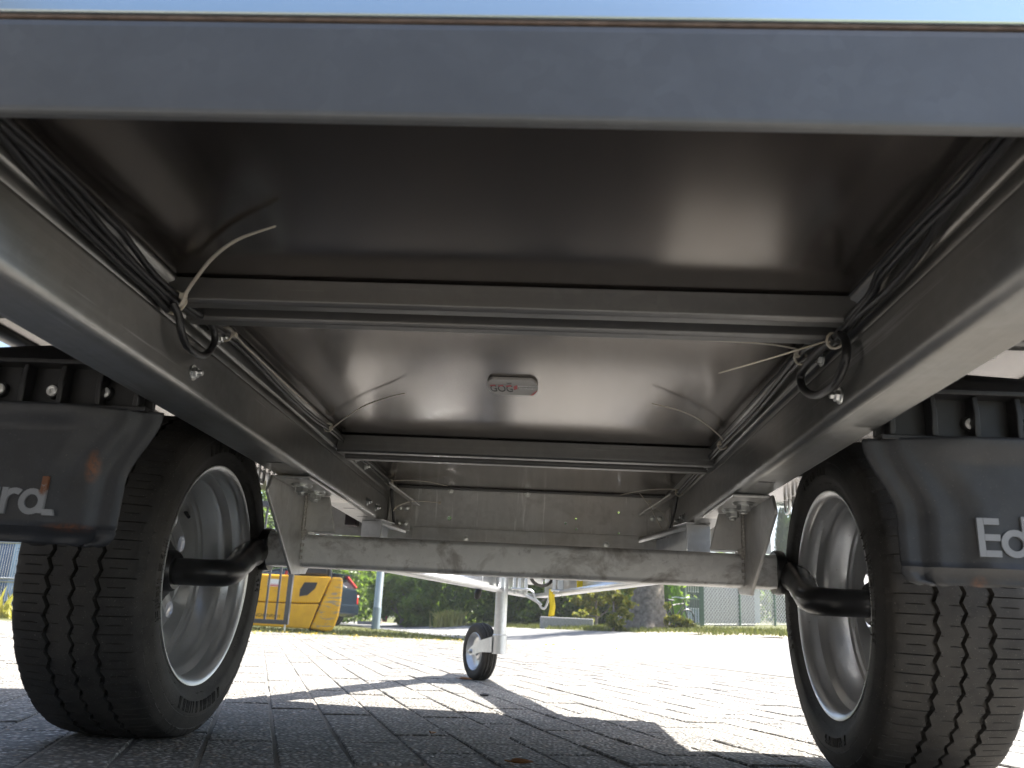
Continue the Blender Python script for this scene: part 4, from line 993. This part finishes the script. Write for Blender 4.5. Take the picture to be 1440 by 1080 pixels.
# shed with corrugated roof far behind
sh = empty('garden_shed', G(6.2, 46)); tag(sh, 'low white shed with corrugated roof and brown fascia beyond the gate', 'shed')
mb = MB(); mb.box(-3.2, 5.0, 0, 4, -.4, 1.95); mb.build('wall', M['wall_white'], sh)
mb = MB(); mb.box(-3.5, 5.3, -.55, -.50, 1.92, 2.12); mb.build('fascia', M['fascia'], sh)
mb = MB(); nx = 110; V = []
for i in range(nx+1):
    x = -3.6+9*i/nx
    for y, z in ((-.7, 2.14), (4.4, 2.9)): V.append((x, y, z+.035*math.sin(i*1.25)))
mb.add(V, [(2*i, 2*i+2, 2*i+3, 2*i+1) for i in range(nx)]); mb.build('roof', M['roof_sheet'], sh, solid=.01)
for x in (-2.4, -1.0, 1.2):
    mb = MB(); mb.box(x, x+.8, -.03, .02, .8, 1.6); wn = mb.build('window', M['car_glass'], sh)
    mb = MB()
    for a in (x-.05, x+.8): mb.box(a, a+.05, -.06, .0, .75, 1.65)
    mb.box(x, x+.8, -.06, 0, .75, .80); mb.box(x, x+.8, -.06, 0, 1.6, 1.65); mb.build('frame', M['sticker_white'], wn)

# steel gate on the left, mesh fence, container
gt = empty('steel_gate', (-3.35, 11.1, 0)); tag(gt, 'anthracite steel gate with thin vertical bars in front of the yellow forklift', 'gate')
mb = MB(); mb.box(-.03, .03, -.03, .03, .085, 1.66); mb.build('gate_post', M['gate_paint'], gt, bevel=.004)
for k in range(1, 19): mb = MB(); mb.box(-.143*k-.012, -.143*k+.012, -.012, .012, .14, 1.58); mb.build('bar', M['gate_paint'], gt)
for z0, z1 in ((.085, .14), (1.58, 1.66)): mb = MB(); mb.box(-2.75, -.0305, -.025, .025, z0, z1); mb.build('rail', M['gate_paint'], gt, bevel=.003)
mb = MB(); mb.box(-2.81, -2.752, -.03, .03, .085, 1.66); mb.build('gate_post', M['gate_paint'], gt, bevel=.004)
mb = MB(); mb.tube([(-.01, 0, -.06), (-.01, 0, .084)], .011, 8); mb.build('drop_bolt', M['zinc'], gt, smooth=60)
mf = empty('mesh_fence', (-9.6, 11.4, 0)); tag(mf, 'wire mesh fence panel left of the left tyre in front of the blue container', 'fence')
mb = MB()
for k in range(88): mb.bar((k*.035, 0, .06), (k*.035, 0, 1.95), .005, .005)
mb.build('mesh_wires', M['wire'], mf)
for z in (.06, .46, .50, .98, 1.02, 1.5, 1.95): mb = MB(); mb.tube([(0, 0, z), (3.05, 0, z)], .014 if z not in (.06, 1.95) else .02, 8); mb.build('rail', M['wire'], mf, smooth=60)
for x in (0, 3.05): mb = MB(); mb.tube([(x, 0, -.05), (x, 0, 2.0)], .022, 8); mb.build('post', M['wire'], mf, smooth=60)
ct = empty('container', (-9.2, 14.6, 0)); tag(ct, 'blue panelled container behind the mesh fence', 'container')
mb = MB(); mb.box(-2.6, 2.6, 0, 2.3, .12, 2.5); mb.build('body', M['blue_panel'], ct, bevel=.02)
for k in range(9): mb = MB(); mb.box(-2.5+k*.58, -2.3+k*.58, -.03, -.002, .2, 2.4); mb.build('panel_rib', M['blue_panel2'], ct, bevel=.01)
for x in (-2.5, 2.3): mb = MB(); mb.box(x, x+.2, .1, 2.2, -.05, .119); mb.build('foot', M['car_black'], ct)

# forklift ---------------------------------------------------------------
fk = empty('forklift', (-3.30, 12.0, 0), rz=rad(14)); tag(fk, 'yellow forklift truck with scuffed rear counterweight behind the steel gate', 'forklift')
def FX(cx): return (cx/6.545+340-767)/1176.55*11.95*1.0-.045*0
def fz(cy, X=0): return cy
# profile in metres: x to the right (rear), z up
up_ = [(-1.28, .36), (-1.28, .60), (-1.22, .70), (-1.12, .735), (.20, .755), (.245, .755), (.115, .385), (-.2, .372)]
lo_ = [(-1.42, .055), (-1.42, .34), (-1.28, .352), (-.2, .362), (.110, .375), (.01, .035)]
cw = [(.253, .755), (.37, .755), (.405, .74), (.412, .60), (.412, .42), (.395, .22), (.36, .09), (.32, .02), (.25, .008), (.02, .035)]
mb = MB(); mb.prism(up_, 'Y', 0, 1.05); bdy = mb.build('body_panel', M['fork'], fk, bevel=.02)
mb = MB(); mb.prism(lo_, 'Y', 0, 1.05); mb.build('lower_panel', M['fork'], fk, bevel=.015)
mb = MB(); mb.prism(cw, 'Y', .01, 1.04); mb.build('counterweight', M['fork_worn'], fk, bevel=.03, seg=3)
mb = MB(); mb.add([(x, -.004, z) for x, z in ((-.17, .56), (-.12, .66), (.06, .665), (.035, .58), (-.06, .485), (-.17, .465))], [tuple(range(6))]); mb.build('vent', M['car_black'], bdy, solid=.004)
mb = MB(); mb.add([(x, -.003, z) for x, z in ((-.62, .58), (-.46, .58), (-.46, .68), (-.62, .68))], [(0, 1, 2, 3)]); mb.build('sticker', M['sticker_white'], bdy, solid=.002)
mb = MB()
for z0, z1 in ((.585, .60), (.608, .613)): mb.add([(x, -.0055, z) for x, z in ((-.615, z0), (-.465, z0), (-.465, z1), (-.615, z1))], [(0, 1, 2, 3)])
mb.build('sticker_print', M['sticker_red'], bdy)
vs, fs = curve_mesh(None, .002, text='JUNGHEINRICH', size=1); mx = max(v.x for v in vs); my = max(v.y for v in vs)
mb = MB(); mb.add([(-.80+v.x/mx*.40, -.002, .165+v.y/my*.045) for v in vs], fs); mb.build('lettering', M['print_black'], fk)
mb = MB(); mb.box(-.22, .20, .12, .93, .757, 1.02); mb.build('seat_base', M['car_black'], fk, bevel=.04)
mb = MB(); mb.box(-.3, .08, .25, .8, 1.021, 1.12); mb.box(.0, .1, .25, .8, 1.121, 1.6); mb.build('seat', M['car_black'], fk, bevel=.03)
for x, y in ((-1.25, .06), (-1.25, .99), (.22, .06), (.22, .99)): mb = MB(); mb.tube([(x, y, .73), (x+(.1 if x < 0 else -.12), y, 2.05)], .035, 8); mb.build('guard_post', M['car_black'], fk, smooth=60)
mb = MB(); mb.box(-1.2, .15, .02, 1.03, 2.051, 2.1); mb.build('guard_roof', M['car_black'], fk, bevel=.01)
for x, y, r in ((.13, .13, .19), (.13, .75, .19), (-1.1, -.02, .26), (-1.1, .85, .26)):
    mb = MB(); mb.lathe([(0, .05), (0, r*.55), (.01, r*.9), (.03, r), (.16, r), (.18, r*.9), (.19, r*.5), (.19, .05)], 'Y', (x, y, r-.03), 28); wl = mb.build('wheel', M['tyre'], fk, smooth=40)
for y in (.2, .8): mb = MB(); mb.box(-1.75, -1.63, y, y+.1, .05, 2.1); mb.build('mast', M['car_black'], fk)
for y in (.2, .75): mb = MB(); mb.box(-2.8, -1.76, y, y+.12, .05, .09); mb.build('fork', M['car_black'], fk)
mb = MB(); mb.tube([(-.385, -.02, .745), (-.38, -.02, .80)], .02, 8); mb.build('red_cap', M['lamp_red'], fk, smooth=60)

# parked car ----------------------------------------------------------------
car = empty('parked_car', (-7.58, 24.2, 0), rz=rad(-14)); tag(car, 'dark teal hatchback parked behind the yellow forklift', 'car')
def ring_loft(secs):
    """secs: list of (x, halfwidth_bottom, halfwidth_top, zbot, ztop)"""
    mb = MB(); V = []
    for x, wb, wt, z0, z1 in secs: V += [(x, -wb, z0), (x, -wb*1.0, z0+(z1-z0)*.5), (x, -wt, z1-.03), (x, -wt*.93, z1), (x, wt*.93, z1), (x, wt, z1-.03), (x, wb, z0+(z1-z0)*.5), (x, wb, z0)]
    n = 8; m = len(secs)
    mb.add(V, [(i*n+k, i*n+(k+1) % n, (i+1)*n+(k+1) % n, (i+1)*n+k) for i in range(m-1) for k in range(n)]+[tuple(range(n)), tuple(range((m-1)*n, m*n))[::-1]]); return mb
# front is -x, rear +x
ring_loft([(-2.05, .62, .58, .28, .62), (-1.95, .80, .74, .22, .74), (-1.2, .85, .80, .20, .90), (-.75, .86, .80, .20, .96), (.4, .86, .80, .20, 1.0), (1.5, .85, .79, .22, 1.02), (1.95, .83, .77, .25, 1.02), (2.06, .78, .72, .30, .98)]).build('body', M['car_paint'], car, smooth=40, bevel=.03)
ring_loft([(-.95, .76, .70, .93, .96), (-.2, .76, .62, .95, 1.38), (.3, .76, .62, .97, 1.45), (1.2, .76, .61, .98, 1.44), (1.62, .75, .60, .98, 1.36), (2.02, .72, .64, .96, 1.03)]).build('greenhouse', M['car_glass'], car, smooth=40)
mb = MB(); V = []
rp = [(-.25, .60, 1.385), (.3, .61, 1.465), (1.2, .60, 1.46), (1.72, .58, 1.385), (1.80, .56, 1.37)]
for x, wd, z in rp: V += [(x, -wd-.03, z-.03), (x, -wd*.8, z+.005), (x, wd*.8, z+.005), (x, wd+.03, z-.03)]
mb.add(V, [(i*4+k, i*4+k+1, (i+1)*4+k+1, (i+1)*4+k) for i in range(4) for k in range(3)]); mb.build('roof', M['car_paint'], car, smooth=50, solid=.02)
for s in (-1, 1):
    for (x0, z0, x1, z1, w_) in ((.35, .98, .32, 1.45, .07), (1.35, 1.0, 1.25, 1.44, .12), (1.92, 1.0, 1.66, 1.37, .10)):
        mb = MB(); mb.bar((x0, s*.765, z0), (x1, s*.63, z1), .02, w_, (1, 0, 0)); mb.build('pillar', M['car_paint'], car)
    mb = MB(); mb.bar((2.02, s*.70, 1.03), (1.72, s*.60, 1.36), .05, .09, (1, 0, 0)); mb.build('tail_light', M['lamp_red'], car, bevel=.01)
    mb = MB(); mb.box(1.90, 2.055, s*.80-.045, s*.80+.045, .60, .86); mb.build('tail_light', M['lamp_red'], car, bevel=.015)
    mb = MB(); mb.box(1.90, 2.062, s*.80-.04, s*.80+.04, .78, .85); mb.build('indicator', M['lamp_clear'], car, bevel=.01)
    for x in (-1.3, 1.3):
        wl = empty('wheel', (x, s*.80, .30), car)
        mb = MB(); mb.lathe([(-.09, .18), (-.09, .28), (-.07, .30), (.07, .30), (.09, .28), (.09, .18)], 'Y', (0, 0, 0), 32); mb.build('tyre', M['tyre'], wl, smooth=40)
        mb = MB(); mb.lathe([(s*.07, 0), (s*.08, .05), (s*.06, .06)], 'Y', (0, 0, 0), 16)
        for k in range(5):
            a = k*1.2566; mb.bar((.03*math.cos(a), s*.075, .03*math.sin(a)), (.175*math.cos(a), s*.08, .175*math.sin(a)), .05, .03, (0, 1, 0))
        mb.lathe([(s*.06, .165), (s*.092, .175), (s*.092, .195), (s*.05, .195)], 'Y', (0, 0, 0), 32); mb.build('rim', M['alloy'], wl, smooth=30)
        mb = MB(); mb.lathe([(s*.06, 0), (s*.06, .335), (s*.065, .345), (s*.05, .345)], 'Y', (0, 0, 0), 32); mb.build('wheel_arch', M['car_black'], wl, smooth=40)
mb = MB(); mb.box(1.95, 2.14, -.78, .78, .30, .58); mb.build('bumper', M['car_paint'], car, bevel=.05, seg=3)
mb = MB(); mb.box(1.70, 1.93, -.56, .56, 1.355, 1.385); mb.build('spoiler', M['car_paint'], car, bevel=.012)

# red marker cone-like object near the pole
cn = empty('road_marker', G(-5.1, 27.5)); tag(cn, 'small red and white road marker left of the lamp post foot', 'marker')
mb = MB(); mb.box(-.10, .04, -.03, .03, .16, .38); mb.build('panel', M['sticker_red'], cn, bevel=.01)
mb = MB(); mb.box(-.9, -.17, -.025, .025, .05, .15); mb.box(-.3, .3, -.2, .2, .0, .045); mb.build('base', M['board'], cn, bevel=.01)

# ------------------------------------------------------------ grass, litter
def blades(name, mat, area, n, hmin, hmax, seed, parent=None):
    rnd = random.Random(seed); mb = MB()
    for _ in range(n):
        x, y = area(rnd); z = terr(x, y)-.012; h_ = rnd.uniform(hmin, hmax); a = rnd.uniform(0, 6.283); b = h_*.10+.003
        lx, ly = rnd.gauss(0, .35)*h_, rnd.gauss(0, .35)*h_; dx, dy = b*math.cos(a), b*math.sin(a)
        mb.add([(x-dx, y-dy, z), (x+dx, y+dy, z), (x+lx*.5, y+ly*.5, z+h_*.65), (x+lx, y+ly, z+h_)], [(0, 1, 2), (1, 3, 2)] if False else [(0, 1, 3), (0, 3, 2)])
    return tag(mb.build(name, M[mat], recalc=False), kind='stuff')
def uvarea(u0, u1, v0, v1):
    def f(r):
        return uv(r.uniform(u0, u1), r.uniform(v0, v1))
    return f
def island(r):
    v = 10.95+abs(r.gauss(0, 1))*5; u = r.uniform(-.8, 3.2+.25*math.sin(v)); return uv(u, v)
o = blades('grass', 'grass', island, 6000, .012, .05, 1); o['label'] = 'short patchy grass on the strip below the lamp post'; o['category'] = 'grass'
def verge(r):
    v = r.uniform(7, 24); u = 5.62+abs(r.gauss(0, 1))*1.6+.15*math.sin(v*3); return uv(u, v)
o = blades('grass', 'grass', verge, 15000, .02, .09, 2); o['label'] = 'sunlit grass verge under the thick tree trunk and wire fence'; o['category'] = 'grass'
def tuft(r): return (-2.75+r.gauss(0, .17), 24.6+r.gauss(0, .2))
o = blades('dry_grass_tuft', 'dry_grass', tuft, 700, .15, .5, 3); o['label'] = 'tall dry yellow grass tuft at the edge of the dark trees'; o['category'] = 'grass'
def tuft2(r): return (-7.6+r.gauss(0, .3), 10.95+abs(r.gauss(0, .08)))
o = blades('dry_grass_tuft', 'dry_grass', tuft2, 260, .08, .42, 4); o['label'] = 'dry weeds at the foot of the mesh fence left of the tyre'; o['category'] = 'grass'
rnd = random.Random(9); mb = MB()
for _ in range(420):
    u = rnd.uniform(-2, 3.6); v = 10.6-abs(rnd.gauss(0, 1.6))+rnd.uniform(0, .6); x, y = uv(u, v); z = (.004 if v < V1 and u < U1 else terr(x, y)+.006)
    a = rnd.uniform(0, 6.28); l = rnd.uniform(.012, .028); e = Vector((math.cos(a), math.sin(a), rnd.uniform(-.1, .3))); f_ = Vector((-math.sin(a), math.cos(a), rnd.uniform(-.2, .4)))
    p = Vector((x, y, z+.004)); mb.add([p-e*l, p+f_*l*.6, p+e*l, p-f_*l*.5], [(0, 1, 2, 3)])
o = tag(mb.build('leaf_litter', M['yellow_leaf'], recalc=False), kind='stuff')
def leaf(loc, rz, L, W_, label, curl=.25):
    mb = MB(); V = []; n = 9
    for i in range(n):
        t = i/(n-1); wv = W_*math.sin(math.pi*t**.8)**.8*.5; x = (t-.5)*L; zc = curl*L*(t-.5)**2
        V += [(x, -wv, zc+.35*wv), (x, -wv*.05, zc), (x, wv, zc+.55*wv)]
    mb.add(V, [(3*i+k, 3*i+k+1, 3*i+k+4, 3*i+k+3) for i in range(n-1) for k in range(2)])
    mb.tube([(-L*.5, 0, curl*L*.25), (-L*.72, .001, .004)], .0009, 5)
    o = mb.build('fallen_leaf', M['dead_leaf'], smooth=60, solid=.0006, loc=loc); o.rotation_euler = (.0, 0, rz); return tag(o, label, 'leaf')
leaf((-.0285, 1.330, .0035), .3, .036, .020, 'curled brown leaf lying in the shade in the foreground')
leaf((-.285, 3.20, .0035), -.2, .052, .028, 'reddish leaf lying just left of the jockey wheel')
leaf((-.196, 1.62, .0035), 1.1, .016, .010, 'tiny reddish leaf scrap in the shade')
mb = MB(); mb.lathe([(-.006, 0), (-.004, .007), (.002, .009), (.006, .005), (.007, 0)], 'Z', (0, 0, 0), 9); o = mb.build('pebble', M['car_black'], smooth=60, loc=(-.168, 2.52, .006)); o.scale = (1.6, .9, .7); tag(o, 'dark pebble lying in the shadow of the drawbar', 'pebble')

# ------------------------------------------------------------ thin haze over the whole place, added to stand in for lens glare
hz = MB(); hz.box(-130, 130, -22, 130, -1.3, 16); ho = hz.build('haze', M['paver']); ho['kind'] = 'stuff'
hm = bpy.data.materials.new('haze'); hm.use_nodes = True; t_ = hm.node_tree; t_.nodes.remove(t_.nodes['Principled BSDF'])
pvn = t_.nodes.new('ShaderNodeVolumePrincipled'); pvn.inputs['Density'].default_value = .0015; pvn.inputs['Color'].default_value = (.95, .96, 1, 1); pvn.inputs['Anisotropy'].default_value = .5
t_.links.new(pvn.outputs[0], t_.nodes['Material Output'].inputs['Volume']); ho.data.materials.clear(); ho.data.materials.append(hm)
